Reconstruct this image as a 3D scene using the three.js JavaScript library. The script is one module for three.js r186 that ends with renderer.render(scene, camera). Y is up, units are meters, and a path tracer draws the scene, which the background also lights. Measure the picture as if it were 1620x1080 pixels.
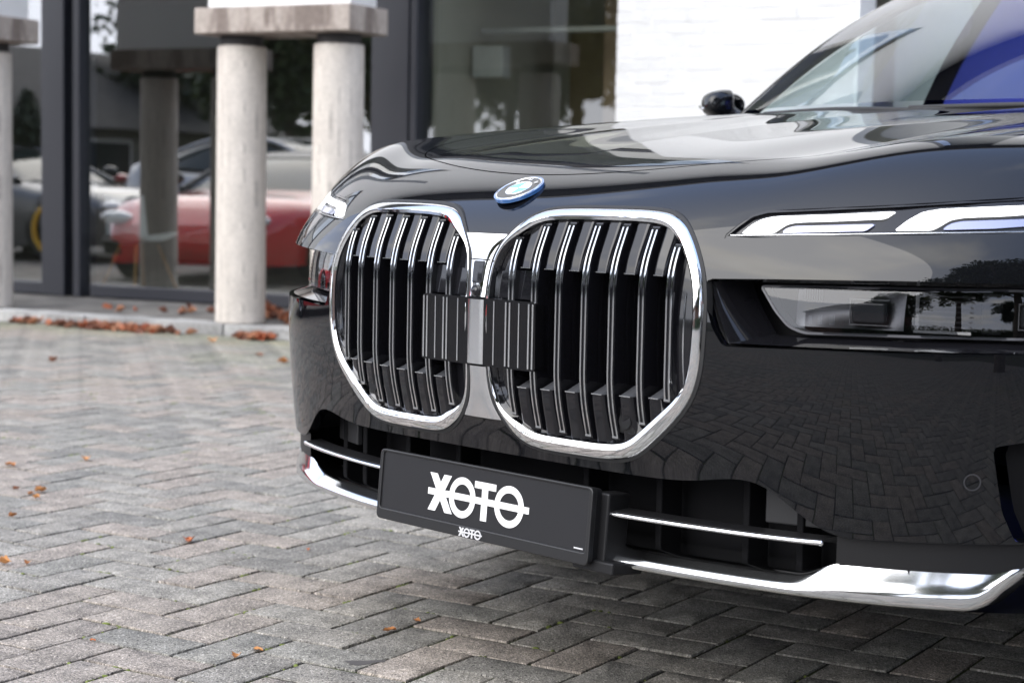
import * as THREE from 'three';
import { mergeGeometries, toCreasedNormals } from 'three/addons/utils/BufferGeometryUtils.js';
import { RoundedBoxGeometry } from 'three/addons/geometries/RoundedBoxGeometry.js';
import { ImprovedNoise } from 'three/addons/math/ImprovedNoise.js';
import { FontLoader } from 'three/addons/loaders/FontLoader.js';
import { TextGeometry } from 'three/addons/geometries/TextGeometry.js';

// ------------------------------------------------------------------ camera
const scene = new THREE.Scene();
const EYE = 0.866;
const camera = new THREE.PerspectiveCamera(21.226, 1620 / 1080, 0.05, 600);
camera.rotation.order = 'YXZ';
camera.position.set(0, EYE, 0);
camera.rotation.set(-0.08442, 0, 0.01983);
camera.focus = 3.05;
camera.userData.fStop = 5.6;
scene.add(camera);

// ------------------------------------------------------------------ renderer, sky, sun
const renderer = new THREE.WebGLRenderer({ antialias: true });
renderer.setSize(1024, 682);
renderer.toneMapping = THREE.LinearToneMapping;
renderer.toneMappingExposure = 2.5;
renderer.shadowMap.enabled = true;
const noise = new ImprovedNoise();
let seedState = 20240611;
const rnd = () => { seedState = (seedState + 0x6d2b79f5) | 0; let t = Math.imul(seedState ^ (seedState >>> 15), 1 | seedState); t = (t + Math.imul(t ^ (t >>> 7), 61 | t)) ^ t; return ((t ^ (t >>> 14)) >>> 0) / 4294967296; };
const rr = (a, b) => a + (b - a) * rnd();
const fbm = (x, y, z, n = 4) => { let s = 0, a = 0.5, f = 1; for (let i = 0; i < n; i++) { s += a * noise.noise(x * f, y * f, z * f); a *= 0.5; f *= 2.03; } return s; };
const smooth = (a, b, x) => { const t = Math.min(1, Math.max(0, (x - a) / (b - a))); return t * t * (3 - 2 * t); };
const SUN = new THREE.Vector3(-0.62, 0.66, 0.43).normalize();
{
  const w = 1024, h = 512, data = new Float32Array(w * h * 4);
  for (let j = 0; j < h; j++) {
    const el = ((j + 0.5) / h - 0.5) * Math.PI, sy = Math.sin(el), cy = Math.cos(el);
    for (let i = 0; i < w; i++) {
      const az = ((i + 0.5) / w - 0.5) * 2 * Math.PI, x = Math.cos(az) * cy, z = Math.sin(az) * cy, k = (j * w + i) * 4;
      const e = Math.max(sy, 0), t = Math.pow(1 - e, 2.4);
      let r = 0.25 + 0.55 * t, g = 0.35 + 0.52 * t, b = 0.60 + 0.44 * t;
      const q = 1 / (e + 0.22), n = fbm(x * q * 1.5 + 3.1, z * q * 1.5 - 1.7, 0.4, 6), c = smooth(-0.02, 0.34, n) * 0.8 * smooth(0.0, 0.12, e);
      const body = 0.98 + 0.5 * fbm(x * q * 4, z * q * 4, 7, 3);
      r += (body - r) * c; g += (body * 1.005 - g) * c; b += (body * 1.02 - b) * c;
      const d = Math.max(0, x * SUN.x + sy * SUN.y + z * SUN.z), glow = 1.15 * Math.pow(d, 3.2);
      data[k] = r + glow * 1.05; data[k + 1] = g + glow; data[k + 2] = b + glow * 0.9; data[k + 3] = 1;
    }
  }
  const sky = new THREE.DataTexture(data, w, h, THREE.RGBAFormat, THREE.FloatType);
  sky.mapping = THREE.EquirectangularReflectionMapping; sky.magFilter = THREE.LinearFilter; sky.needsUpdate = true;
  scene.background = sky; scene.environment = sky;
  scene.backgroundIntensity = 1; scene.environmentIntensity = 1;
}
const sun = new THREE.DirectionalLight(new THREE.Color(1, 0.95, 0.88), 0.75);
sun.position.copy(SUN).multiplyScalar(30); sun.castShadow = true; sun.shadow.radius = 105;
sun.shadow.mapSize.set(2048, 2048);
Object.assign(sun.shadow.camera, { left: -16, right: 16, top: 16, bottom: -16, near: 1, far: 80 });
sun.target.position.set(0, 0, -5);
scene.add(sun, sun.target);

// ------------------------------------------------------------------ helpers
const V2 = (x, y) => new THREE.Vector2(x, y), V3 = (x, y, z) => new THREE.Vector3(x, y, z);
const names = {};
const numbered = (n) => { names[n] = (names[n] || 0) + 1; return names[n] === 1 ? n : n + '_' + String(names[n] - 1).padStart(3, '0'); };
function tag(o, label, category, group, kind) { if (label) o.userData.label = label; if (category) o.userData.category = category; if (group) o.userData.group = group; if (kind) o.userData.kind = kind; return o; }
function thing(name, label, category, pos = [0, 0, 0], turn = 0, group) { const o = new THREE.Group(); o.name = numbered(name); o.position.set(...pos); o.rotation.y = turn; scene.add(o); return tag(o, label, category, group); }
function plain(g) {
  if (g.index) g = g.toNonIndexed();
  if (!g.attributes.normal) g.computeVertexNormals();
  if (!g.attributes.uv) g.setAttribute('uv', new THREE.BufferAttribute(new Float32Array(g.attributes.position.count * 2), 2));
  for (const k of Object.keys(g.attributes)) if (!['position', 'normal', 'uv'].includes(k)) g.deleteAttribute(k);
  g.morphAttributes = {}; return g;
}
const merge = (list) => list.length === 1 ? list[0] : mergeGeometries(list.map(plain));
function part(name, geos, mat, parent) {
  const m = new THREE.Mesh(Array.isArray(geos) ? merge(geos) : geos, mat);
  m.name = parent === scene ? numbered(name) : name; m.castShadow = m.receiveShadow = true; parent.add(m); return m;
}
const box = (w, h, d, x = 0, y = 0, z = 0, r = 0) => (r ? new RoundedBoxGeometry(w, h, d, 2, r) : new THREE.BoxGeometry(w, h, d)).translate(x, y, z);
const cyl = (r0, r1, h, x = 0, y = 0, z = 0, n = 24) => new THREE.CylinderGeometry(r1, r0, h, n).translate(x, y, z);
const creased = (g, a) => { g.scale(1000, 1000, 1000); g = toCreasedNormals(g, a); return g.scale(0.001, 0.001, 0.001); };   // its vertex matching is coarse, so work in millimetres
function grid(nu, nv, fn, crease) {      // fn(u, v) -> [x, y, z]; u, v in 0..1
  const p = [], uv = [], ix = [];
  for (let j = 0; j <= nv; j++) for (let i = 0; i <= nu; i++) { p.push(...fn(i / nu, j / nv)); uv.push(i / nu, j / nv); }
  for (let j = 0; j < nv; j++) for (let i = 0; i < nu; i++) { const a = j * (nu + 1) + i, b = a + 1, c = a + nu + 1, d = c + 1; ix.push(a, b, d, a, d, c); }
  let g = new THREE.BufferGeometry();
  g.setAttribute('position', new THREE.Float32BufferAttribute(p, 3)); g.setAttribute('uv', new THREE.Float32BufferAttribute(uv, 2)); g.setIndex(ix);
  if (crease) return creased(g, crease);
  g.computeVertexNormals(); return g;
}
function tube(pts, r, n = 40, rs = 8) { return new THREE.TubeGeometry(new THREE.CatmullRomCurve3(pts.map((p) => V3(...p))), n, r, rs); }
function scaleUV(g, s) { const u = g.attributes.uv; for (let i = 0; i < u.count; i++) u.setXY(i, u.getX(i) * s, u.getY(i) * s); return g; }
function planarUV(g, ax = 0, ay = 1, s = 1) { const p = g.attributes.position, u = []; for (let i = 0; i < p.count; i++) u.push(p.array[i * 3 + ax] * s, p.array[i * 3 + ay] * s); g.setAttribute('uv', new THREE.Float32BufferAttribute(u, 2)); return g; }
function boxUV(g, s = 1, off = 0) { g = plain(g); const p = g.attributes.position, n = g.attributes.normal, u = []; for (let i = 0; i < p.count; i++) { const ax = Math.abs(n.getX(i)), ay = Math.abs(n.getY(i)), az = Math.abs(n.getZ(i)); const x = p.getX(i) * s + off, y = p.getY(i) * s + off * 0.7, z = p.getZ(i) * s + off * 0.4; if (ay >= ax && ay >= az) u.push(x, z); else if (ax >= az) u.push(z, y); else u.push(x, y); } g.setAttribute('uv', new THREE.Float32BufferAttribute(u, 2)); return g; }

// ------------------------------------------------------------------ materials
const C = (r, g, b) => new THREE.Color().setRGB(r, g, b);
const std = (c, roughness, o = {}) => new THREE.MeshStandardMaterial({ color: C(...c), roughness, ...o });
const phy = (c, roughness, o = {}) => new THREE.MeshPhysicalMaterial({ color: C(...c), roughness, ...o });
function tex(w, h, fn, srgb, rep) {
  const d = new Uint8Array(w * h * 4);
  for (let j = 0; j < h; j++) for (let i = 0; i < w; i++) { const v = fn(i / w, j / h, i, j), k = (j * w + i) * 4; for (let c = 0; c < 3; c++) d[k + c] = Math.max(0, Math.min(255, Math.round((Array.isArray(v) ? v[c] : v) * 255))); d[k + 3] = 255; }
  const t = new THREE.DataTexture(d, w, h); t.wrapS = t.wrapT = THREE.RepeatWrapping; t.magFilter = THREE.LinearFilter; t.minFilter = THREE.LinearMipmapLinearFilter;
  if (srgb) t.colorSpace = THREE.SRGBColorSpace; if (rep) t.repeat.set(rep, rep); t.needsUpdate = true; return t;
}
// tiling value noise for textures
function tileNoise(n, seed) { const a = []; let s = seed; for (let i = 0; i < n * n; i++) { s = (Math.imul(s, 1664525) + 1013904223) | 0; a.push((s >>> 8) / 16777216); } return (u, v) => { u = ((u % 1) + 1) % 1 * n; v = ((v % 1) + 1) % 1 * n; const i = Math.floor(u), j = Math.floor(v), f = u - i, g = v - j, F = f * f * (3 - 2 * f), G = g * g * (3 - 2 * g), at = (x, y) => a[(y % n) * n + (x % n)]; return (at(i, j) * (1 - F) + at(i + 1, j) * F) * (1 - G) + (at(i, j + 1) * (1 - F) + at(i + 1, j + 1) * F) * G; }; }
const M = {};
{
  const n1 = tileNoise(256, 11), n2 = tileNoise(64, 5), n3 = tileNoise(12, 9), n4 = tileNoise(170, 77), n5 = tileNoise(320, 31);
  // aggregate: fine pale and dark grains, one tile = 0.6 m
  const agg = (u, v) => { const a = n1(u, v), b = n2(u, v), c = n3(u, v), d = n4(u, v), e = n5(u, v); let x = 0.66 + (b - 0.5) * 0.10 + (c - 0.5) * 0.14 + (e - 0.5) * 0.34; if (a > 0.74) x += 0.5 * (a - 0.74) / 0.26; if (d > 0.78) x -= 0.5 * (d - 0.78) / 0.22; return x; };
  M.aggMap = tex(1024, 1024, (u, v) => { const x = agg(u, v), w = n2(u * 2, v * 2); return [x, x * 0.995, x * (0.985 - 0.02 * w)]; }, true);
  M.aggBump = tex(1024, 1024, (u, v) => 0.5 + (n1(u, v) - 0.5) * 0.5 + (n5(u, v) - 0.5) * 0.5, false);
  const st = (u, v) => 0.8 + (n2(u, v) - 0.5) * 0.12 + (n3(u, v) - 0.5) * 0.3 + (n5(u, v) - 0.5) * 0.08;
  M.stoneMap = tex(512, 512, (u, v) => { const x = st(u, v); return [x, x * 0.985, x * 0.96]; }, true);
  M.columnMap = tex(512, 512, (u, v) => { const x = 0.84 + (n2(u, v) - 0.5) * 0.06 + (n3(u, v) - 0.5) * 0.07 + (n5(u, v) - 0.5) * 0.07 - (n4(u, v) > 0.93 ? 0.1 : 0) - 0.16 * smooth(0.6, 0.95, n2(u * 0.5, v * 0.02 + 0.3)) * smooth(0.35, 0.75, n3(u, v)); return [x, x * 0.985, x * 0.96]; }, true);
  const m1 = tileNoise(40, 3), m2 = tileNoise(9, 21), m3 = tileNoise(200, 8);
  M.jointMap = tex(1024, 1024, (u, v) => { const m = smooth(0.46, 0.70, m2(u, v) * 0.7 + m1(u, v) * 0.45), k = 0.6 + 0.8 * m3(u, v); return [(0.20 + 0.13 * m) * k, (0.19 + 0.21 * m) * k, (0.165 - 0.04 * m) * k]; }, true);
  M.plankBump = tex(256, 256, (u, v) => 0.5 + (n1(u, v * 0.25) - 0.5) * 0.6, false);
}
const paverTones = [[0.57, 0.535, 0.49], [0.53, 0.51, 0.47], [0.66, 0.58, 0.52], [0.46, 0.44, 0.41], [0.63, 0.595, 0.545], [0.63, 0.555, 0.495]];
const paverMat = (c) => new THREE.MeshStandardMaterial({ color: C(...c), roughness: 0.88, map: M.aggMap, bumpMap: M.aggBump, bumpScale: 0.0016 });
M.pavers = paverTones.map(paverMat);
M.paverRest = paverMat([1, 1, 1]);
M.joint = new THREE.MeshStandardMaterial({ color: C(0.34, 0.33, 0.29), roughness: 1, map: M.jointMap });
M.paint = phy([0.0045, 0.0048, 0.006], 0.5, { clearcoat: 1, clearcoatRoughness: 0.012, specularIntensity: 0 });
M.chrome = phy([0.86, 0.865, 0.87], 0.045, { metalness: 1 });
M.slatChrome = phy([0.58, 0.59, 0.60], 0.09, { metalness: 1 });
M.satin = phy([0.80, 0.81, 0.82], 0.13, { metalness: 1 });
M.gloss = phy([0.008, 0.008, 0.010], 0.06, {});
M.black = phy([0.011, 0.011, 0.012], 0.42, { specularIntensity: 0.6 });
M.deep = phy([0.004, 0.004, 0.005], 0.7, { specularIntensity: 0.3 });
M.radar = phy([0.006, 0.006, 0.007], 0.05, { specularIntensity: 0.55 });
M.rubber = std([0.02, 0.02, 0.021], 0.7);
M.smoke = phy([0.5, 0.51, 0.53], 0.0, { transmission: 1, thickness: 0, ior: 1.6 });
M.glass = phy([1, 1, 1], 0.0, { transmission: 1, thickness: 0, ior: 1.5 });
M.carGlass = phy([0.66, 0.74, 0.74], 0.0, { transmission: 1, thickness: 0, ior: 1.7 });
M.officeGlass = phy([0.74, 0.78, 0.74], 0.0, { transmission: 1, thickness: 0, ior: 2.0 });
M.facadeGlass = phy([0.66, 0.70, 0.67], 0.0, { transmission: 1, thickness: 0, ior: 3.2 });
M.darkFrame = std([0.030, 0.032, 0.040], 0.42, { metalness: 0.2 });
M.stone = std([0.50, 0.455, 0.42], 0.85, { map: M.stoneMap, bumpMap: M.aggBump, bumpScale: 0.002 });
M.column = std([0.80, 0.76, 0.72], 0.8, { map: M.columnMap, bumpMap: M.aggBump, bumpScale: 0.001 });
M.white = std([0.82, 0.82, 0.81], 0.75);
M.plaster = std([0.80, 0.80, 0.79], 0.8, { bumpMap: M.aggBump, bumpScale: 0.004 });

// ------------------------------------------------------------------ the yard: joint bed, paving bricks in herringbone
const FA = 27 * Math.PI / 180, FO = V3(-1.56, 0, -10.4);          // facade frame: p along the front, q out of it
const fw = (p, y, q) => V3(FO.x + Math.cos(FA) * p - Math.sin(FA) * q, y, FO.z + Math.sin(FA) * p + Math.cos(FA) * q);
const toF = (x, z) => { const a = x - FO.x, b = z - FO.z; return [a * Math.cos(FA) + b * Math.sin(FA), -a * Math.sin(FA) + b * Math.cos(FA)]; };
const KERB = 0.16;
{
  const far = part('ground', planarUV(new THREE.PlaneGeometry(500, 500).rotateX(-Math.PI / 2).translate(0, -0.05, 0), 0, 2, 0.5), std([0.13, 0.14, 0.08], 1, { map: M.stoneMap }), scene);
  tag(far, null, null, null, 'structure');
  const W = EYE / 7.69740478, th = 1.01972347, u0 = -6.13176888 * W, v0 = -31.8415891 * W;
  const du = [Math.cos(th), -Math.sin(th)], dv = [Math.sin(th), Math.cos(th)];
  const yard = part('pavement', planarUV(new THREE.PlaneGeometry(44, 44).rotateX(-Math.PI / 2).translate(0, -0.0042, 2), 0, 2, 0.9), M.joint, scene);
  tag(yard, null, null, null, 'structure');
  const G = 0.0036, cb = 0.0013, hb = 0.03;
  function brickGeo(seed) {            // worn block: chamfered top edge with slightly uneven rim
    const L = 2 * W - 2 * G, B = W - 2 * G, p = [], ix = [], n = 5, m = 3; let s = seed;
    const r = () => { s = (s * 16807) % 2147483647; return s / 2147483647 - 0.5; };
    const rim = [];
    for (let i = 0; i < n; i++) rim.push([-L / 2 + L * i / n, -B / 2]);
    for (let i = 0; i < m; i++) rim.push([L / 2, -B / 2 + B * i / m]);
    for (let i = 0; i < n; i++) rim.push([L / 2 - L * i / n, B / 2]);
    for (let i = 0; i < m; i++) rim.push([-L / 2, B / 2 - B * i / m]);
    const N = rim.length; const top = rim.map(([x, z]) => [x * (1 - 2 * (cb + r() * 0.0014) / L), r() * 0.0005, z * (1 - 2 * (cb + r() * 0.0014) / B)]);
    const mid = rim.map(([x, z]) => [x + r() * 0.0012, -cb * 1.1, z + r() * 0.0012]);
    const bot = rim.map(([x, z]) => [x, -hb, z]);
    top.forEach((q) => p.push(...q)); mid.forEach((q) => p.push(...q)); bot.forEach((q) => p.push(...q));
    p.push(0, 0.0003, 0);
    for (let i = 0; i < N; i++) { const j = (i + 1) % N; ix.push(3 * N, j, i, i, j, N + j, i, N + j, N + i, N + i, N + j, 2 * N + j, N + i, 2 * N + j, 2 * N + i); }
    const g = new THREE.BufferGeometry(); g.setAttribute('position', new THREE.Float32BufferAttribute(p, 3)); g.setIndex(ix);
    const c = creased(g, 0.75), P = c.attributes.position, uv = [], ox = Math.abs(r()) * 9, oy = Math.abs(r()) * 9;
    for (let i = 0; i < P.count; i++) uv.push(P.getX(i) / 0.6 + ox, P.getZ(i) / 0.6 + oy + P.getY(i));
    c.setAttribute('uv', new THREE.Float32BufferAttribute(uv, 2)); return c;
  }
  const variants = [11, 222, 3333, 4444, 5151, 6262].map(brickGeo);
  camera.updateMatrixWorld(); camera.updateProjectionMatrix();
  const all = [], v = V3();
  const push = (u, w, turn) => {
    const x = W * (u * du[0] + w * dv[0]) + u0, z = W * (u * du[1] + w * dv[1]) + v0;
    if (x < -15 || x > 10 || z > 9 || z < -16) return;
    const [p, q] = toF(x, z); if (q < KERB + 0.02 || p > 12) return;
    v.set(x, 0, z).project(camera);
    const seen = v.z < 1 && z < -2 && Math.abs(v.x) < 1.02 && Math.abs(v.y) < 1.03 && !(v.x > 0.42 && v.y > -0.93);
    all.push({ x, z, turn, q, p, size: seen ? 1 / Math.hypot(x, EYE, z) : 0 });
  };
  for (let a = -150; a < 190; a++) for (let b = -200; b < 220; b++) {
    if ((((a + b) % 4) + 4) % 4 === 0) push(a + 1, b + 0.5, 0);          // A brick [a,a+2]x[b,b+1], a = -k + 4m, b = k
    if ((((a + b) % 4) + 4) % 4 === 2) push(a + 0.5, b + 1, 1);          // B brick [c,c+1]x[2-c,4-c]
  }
  all.sort((a, b) => b.size - a.size || a.x - b.x);
  const rest = new THREE.InstancedMesh(variants[0], M.paverRest, all.length - 300);
  const mat4 = new THREE.Matrix4(), eu = new THREE.Euler(), qt = new THREE.Quaternion(), one = V3(1, 1, 1), col = new THREE.Color();
  all.forEach((b, i) => {
    const turn = th + (b.turn ? -Math.PI / 2 : 0) + rr(-0.007, 0.007) + (rnd() < 0.5 ? Math.PI : 0), y = rr(-0.0022, 0.0006);
    const pos = V3(b.x + rr(-0.0008, 0.0008), y, b.z + rr(-0.0008, 0.0008));
    const pink = fbm(b.x * 0.5 + 9, b.z * 0.5, 2.2, 2) + rr(-0.35, 0.35);
    eu.set(rr(-0.006, 0.006), turn, rr(-0.005, 0.005), 'YXZ');
    if (i < 300) {
      const t = pink > 0.2 ? (rnd() < 0.5 ? 2 : 5) : [0, 1, 3, 4][Math.floor(rnd() * 4)];
      const m = new THREE.Mesh(variants[Math.floor(rnd() * 6)], M.pavers[t]);
      m.name = i ? 'brick_' + String(i).padStart(3, '0') : 'brick'; m.position.copy(pos); m.rotation.copy(eu); m.castShadow = m.receiveShadow = true; yard.add(m);
    } else {
      mat4.compose(pos, qt.setFromEuler(eu), one); rest.setMatrixAt(i - 300, mat4);
      const t = paverTones[pink > 0.1 ? (rnd() < 0.5 ? 2 : 5) : [0, 1, 3, 4][Math.floor(rnd() * 4)]], k = rr(0.95, 1.06);
      // green algae where the yard drains along the kerb, and in loose patches
      const al = 0.75 * smooth(0.9, 0.25, b.q + 0.5 * fbm(b.x * 0.8, b.z * 0.8, 5, 3)) + 0.55 * smooth(0.22, 0.42, fbm(b.x * 0.45 + 4, b.z * 0.45 - 2, 1.3, 3) + rr(-0.06, 0.06));
      const a = Math.min(0.8, al) * 0.55;
      col.setRGB(t[0] * k * (1 - a * 0.25), t[1] * k * (1 - a * 0.12), t[2] * k * (1 - a * 0.55)); rest.setColorAt(i - 300, col);
    }
  });
  // moss cushions in the joints of the nearer blocks, and one oily stain
  const spots = []; all.slice(0, 620).forEach((b) => { const t = th + (b.turn ? -Math.PI / 2 : 0), ca = Math.cos(t), sa = -Math.sin(t), damp = fbm(b.x * 0.9 + 2, b.z * 0.9, 3.3, 3) + (b.x < -0.2 ? 0.06 : -0.12); const n = Math.floor(rr(0, 9) * smooth(-0.05, 0.3, damp)); const long = rnd() < 0.6, c0 = rr(-1, 1); for (let k = 0; k < n; k++) { const l = long ? W * (c0 * 0.7 + rr(-0.25, 0.25)) : (rnd() < 0.5 ? -W : W), m = long ? W / 2 : W * rr(-0.45, 0.45); spots.push([b.x + l * ca - m * sa, b.z + l * sa + m * ca]); } });
  const moss = new THREE.InstancedMesh(new THREE.IcosahedronGeometry(1, 1), std([1, 1, 1], 1), spots.length);
  spots.forEach(([x, z], i) => { const k = rr(0.0018, 0.0048); mat4.compose(V3(x + rr(-0.001, 0.001), -0.0032 + rr(0, 0.0012), z), qt.setFromEuler(eu.set(0, rr(0, 6), 0)), V3(k * rr(0.8, 2.2), k * 0.8, k)); moss.setMatrixAt(i, mat4); const g = rr(0.6, 1.2); moss.setColorAt(i, col.setRGB(0.13 * g, 0.16 * g, 0.035 * g)); });
  moss.name = 'moss'; moss.userData.kind = 'stuff'; moss.receiveShadow = moss.castShadow = true; yard.add(moss);
  { const pts = []; for (let k = 0; k < 26; k++) { const a = k / 26 * 6.283, r = 1 + 0.3 * Math.sin(a * 3 + 1) + rr(-0.14, 0.14); pts.push(V2(Math.cos(a) * 0.034 * r, Math.sin(a) * 0.016 * r)); } const st = part('stain', new THREE.ShapeGeometry(new THREE.Shape(pts)).rotateX(-Math.PI / 2).rotateY(0.25).translate(-0.2584, 0.0010, -3.2496), std([0.085, 0.078, 0.075], 0.7), yard); }
  rest.name = 'brick_field'; rest.userData.kind = 'stuff'; rest.castShadow = rest.receiveShadow = true; yard.add(rest);
}

// ------------------------------------------------------------------ terrace and kerb in front of the showroom
{
  const g = new THREE.Group(); g.name = 'terrace'; g.userData.kind = 'structure'; g.position.copy(FO); g.rotation.y = -FA; scene.add(g);
  part('slab', boxUV(box(26, 0.16, 18, -2, -0.023, KERB - 0.16 - 9), 0.6), std([0.22, 0.215, 0.21], 0.8, { map: M.stoneMap, bumpMap: M.aggBump, bumpScale: 0.001 }), g);
  const km = std([0.50, 0.51, 0.52], 0.8, { map: M.stoneMap, bumpMap: M.aggBump, bumpScale: 0.001 });
  let x = -11, k = 0;
  while (x < 8) { const L = 0.99; part(k ? 'kerbstone_' + String(k).padStart(3, '0') : 'kerbstone', boxUV(box(L, 0.18, 0.155, x + L / 2, -0.026 + rr(-0.002, 0.002), KERB - 0.0775, 0.008), 0.8, k * 0.37), km, g); x += 1.0; k++; }
}

// ------------------------------------------------------------------ showroom building
{
  const b = thing('showroom', 'showroom with paired stone columns, dark framed glazing and white painted brick wall', 'building', [FO.x, FO.y, FO.z], -FA);
  const colGeo = (h, r) => { const pts = [V2(0, 0), V2(r, 0), V2(r, 0.01), V2(r * 0.995, 0.02)]; for (let i = 1; i < 12; i++) pts.push(V2(r * (1 - 0.025 * (i / 12)), 0.02 + (h - 0.04) * i / 12)); pts.push(V2(r * 0.97, h - 0.012), V2(r * 0.955, h), V2(0, h)); const g = new THREE.LatheGeometry(pts, 40); const u = g.attributes.uv; for (let i = 0; i < u.count; i++) u.setXY(i, u.getX(i) * 1.6, u.getY(i) * 2.4); return g; };
  const Y0 = 0.063, CH = 1.565, LB = Y0 + CH + 0.055;
  const column = (p, q = 0) => { const c = part('column', colGeo(CH, 0.143), M.column, b); c.position.set(p, Y0, q); c.rotation.y = p * 2.1; part('bearing_pad', cyl(0.122, 0.122, 0.057, 0, CH + 0.0265, 0), std([0.035, 0.033, 0.033], 0.8), c); return c; };
  [0, 0.648, -1.89, -2.54].forEach((p) => column(p));
  const stained = std([0.62, 0.56, 0.52], 0.85, { bumpMap: M.aggBump, bumpScale: 0.002, map: (() => { const a = tileNoise(14, 4), c = tileNoise(60, 6), d = tileNoise(200, 2); return tex(512, 512, (u, v) => { const s = smooth(0.35, 0.75, a(u, v * 0.35) * 0.7 + c(u, v * 0.2) * 0.35), f = 0.78 + (d(u, v) - 0.5) * 0.1 + (c(u, v) - 0.5) * 0.08; return [f * (1 - 0.28 * s), f * (0.985 - 0.30 * s), f * (0.96 - 0.30 * s)]; }, true); })() });
  const lintel = (p0, p1) => {
    part('lintel', boxUV(box(p1 - p0, 0.148, 0.40, (p0 + p1) / 2, LB + 0.074, 0.005, 0.012), 0.9), stained, b);
    const pr = part('pier', box(p1 - p0 - 0.09, 4.2, 0.27, (p0 + p1) / 2 - 0.01, LB + 0.149 + 2.1, -0.02), M.plaster, b);
  };
  lintel(-0.185, 0.845); lintel(-2.85, -1.655);
  // glazing line
  const GQ = -1.25;
  const frame = (w, h, d, p, y, q) => part('frame', box(w, h, d, p, y, q, 0.008), M.darkFrame, b);
  frame(0.27, 5.4, 0.14, 0.265, 2.76, GQ); frame(0.05, 5.4, 0.2, 0.44, 2.76, GQ - 0.02);
  frame(0.20, 5.4, 0.14, -2.42, 2.76, GQ); frame(0.06, 5.4, 0.18, -2.22, 2.76, GQ - 0.03);
  frame(0.1, 5.4, 0.12, -5.2, 2.76, GQ);
  frame(2.21, 0.085, 0.11, -1.0, 0.106, GQ); frame(2.63, 0.085, 0.11, -3.84, 0.106, GQ); frame(1.43, 0.085, 0.11, 1.18, 0.106, GQ);
  frame(2.3, 0.09, 0.11, -1.0, 2.9, GQ); frame(2.63, 0.09, 0.11, -3.84, 2.9, GQ); frame(1.43, 0.09, 0.11, 1.18, 2.9, GQ);
  const pane = (p0, p1, y0, y1, m = M.facadeGlass) => part('pane', new THREE.PlaneGeometry(p1 - p0, y1 - y0).translate((p0 + p1) / 2, (y0 + y1) / 2, GQ), m, b);
  pane(-2.18, 0.12, 0.15, 2.855); pane(-5.14, -2.53, 0.15, 2.855); pane(0.47, 1.9, 0.15, 2.855, M.officeGlass);
  pane(-8.5, -5.26, 0.15, 2.855); pane(-8.5, -5.26, 2.95, 5.45); frame(3.3, 0.085, 0.11, -6.88, 0.106, GQ); frame(3.3, 0.09, 0.11, -6.88, 2.9, GQ); frame(0.12, 5.4, 0.14, -8.55, 2.76, GQ);
  part('end_wall', box(3.0, 9.0, 0.3, -10.12, 4.56, GQ), M.plaster, b);
  pane(-2.18, 0.12, 2.95, 5.45); pane(-5.14, -2.53, 2.95, 5.45); pane(0.47, 1.9, 2.95, 5.45, M.officeGlass);
  // showroom hall behind the left panes, dark office behind the right-hand pane
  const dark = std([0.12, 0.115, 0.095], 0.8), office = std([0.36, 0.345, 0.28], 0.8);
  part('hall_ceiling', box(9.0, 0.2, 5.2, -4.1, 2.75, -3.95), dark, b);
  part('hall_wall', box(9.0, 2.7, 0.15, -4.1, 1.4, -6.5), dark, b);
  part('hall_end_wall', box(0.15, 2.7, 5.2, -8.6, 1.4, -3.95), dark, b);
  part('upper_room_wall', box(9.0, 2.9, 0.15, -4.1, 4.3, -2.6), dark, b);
  part('partition', box(0.14, 5.4, 3.6, 0.42, 2.76, -3.2), office, b);
  part('office_wall', box(3.2, 5.4, 0.14, 2.05, 2.76, -3.1), office, b);
  part('office_ceiling', box(3.1, 0.12, 1.75, 2.0, 2.45, -2.15), office, b);
  part('office_cabinet', box(0.42, 1.9, 0.3, 0.98, 1.01, -2.85, 0.01), std([0.14, 0.105, 0.05], 0.5), b);
  part('office_post', box(0.1, 2.2, 0.1, 1.32, 1.16, -2.2, 0.01), std([0.22, 0.15, 0.09], 0.5), b);
  part('office_rail', box(1.35, 0.035, 0.05, 1.2, 1.86, -1.9, 0.01), std([0.3, 0.3, 0.28], 0.5), b);
  part('office_box', box(0.22, 0.2, 0.12, 0.62, 1.66, -1.85, 0.01), std([0.4, 0.4, 0.38], 0.6), b);
  // white brick wall: core and bricks laid in half bond, joints set back
  const WQ = -0.95, wl = 1.895, wr = 3.30;
  const wall = part('brick_wall', box(wr - wl - 0.012, 9.0, 0.30, (wl + wr) / 2, 4.56, WQ - 0.1478), M.plaster, b);
  const bl = 0.208, bh = 0.061, step = 0.213, course = 0.067, bg = [1, 2, 3].map((k) => boxUV(new RoundedBoxGeometry(bl, bh, 0.010, 1, 0.003), 3, k)), hg = [boxUV(new RoundedBoxGeometry(bl / 2 - 0.004, bh, 0.010, 1, 0.003), 3, 0.3)];
  const bm = [0.80, 0.83, 0.78].map((a) => std([a, a, a * 0.985], 0.7, { bumpMap: M.aggBump, bumpScale: 0.004 }));
  let nb = 0;
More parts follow.
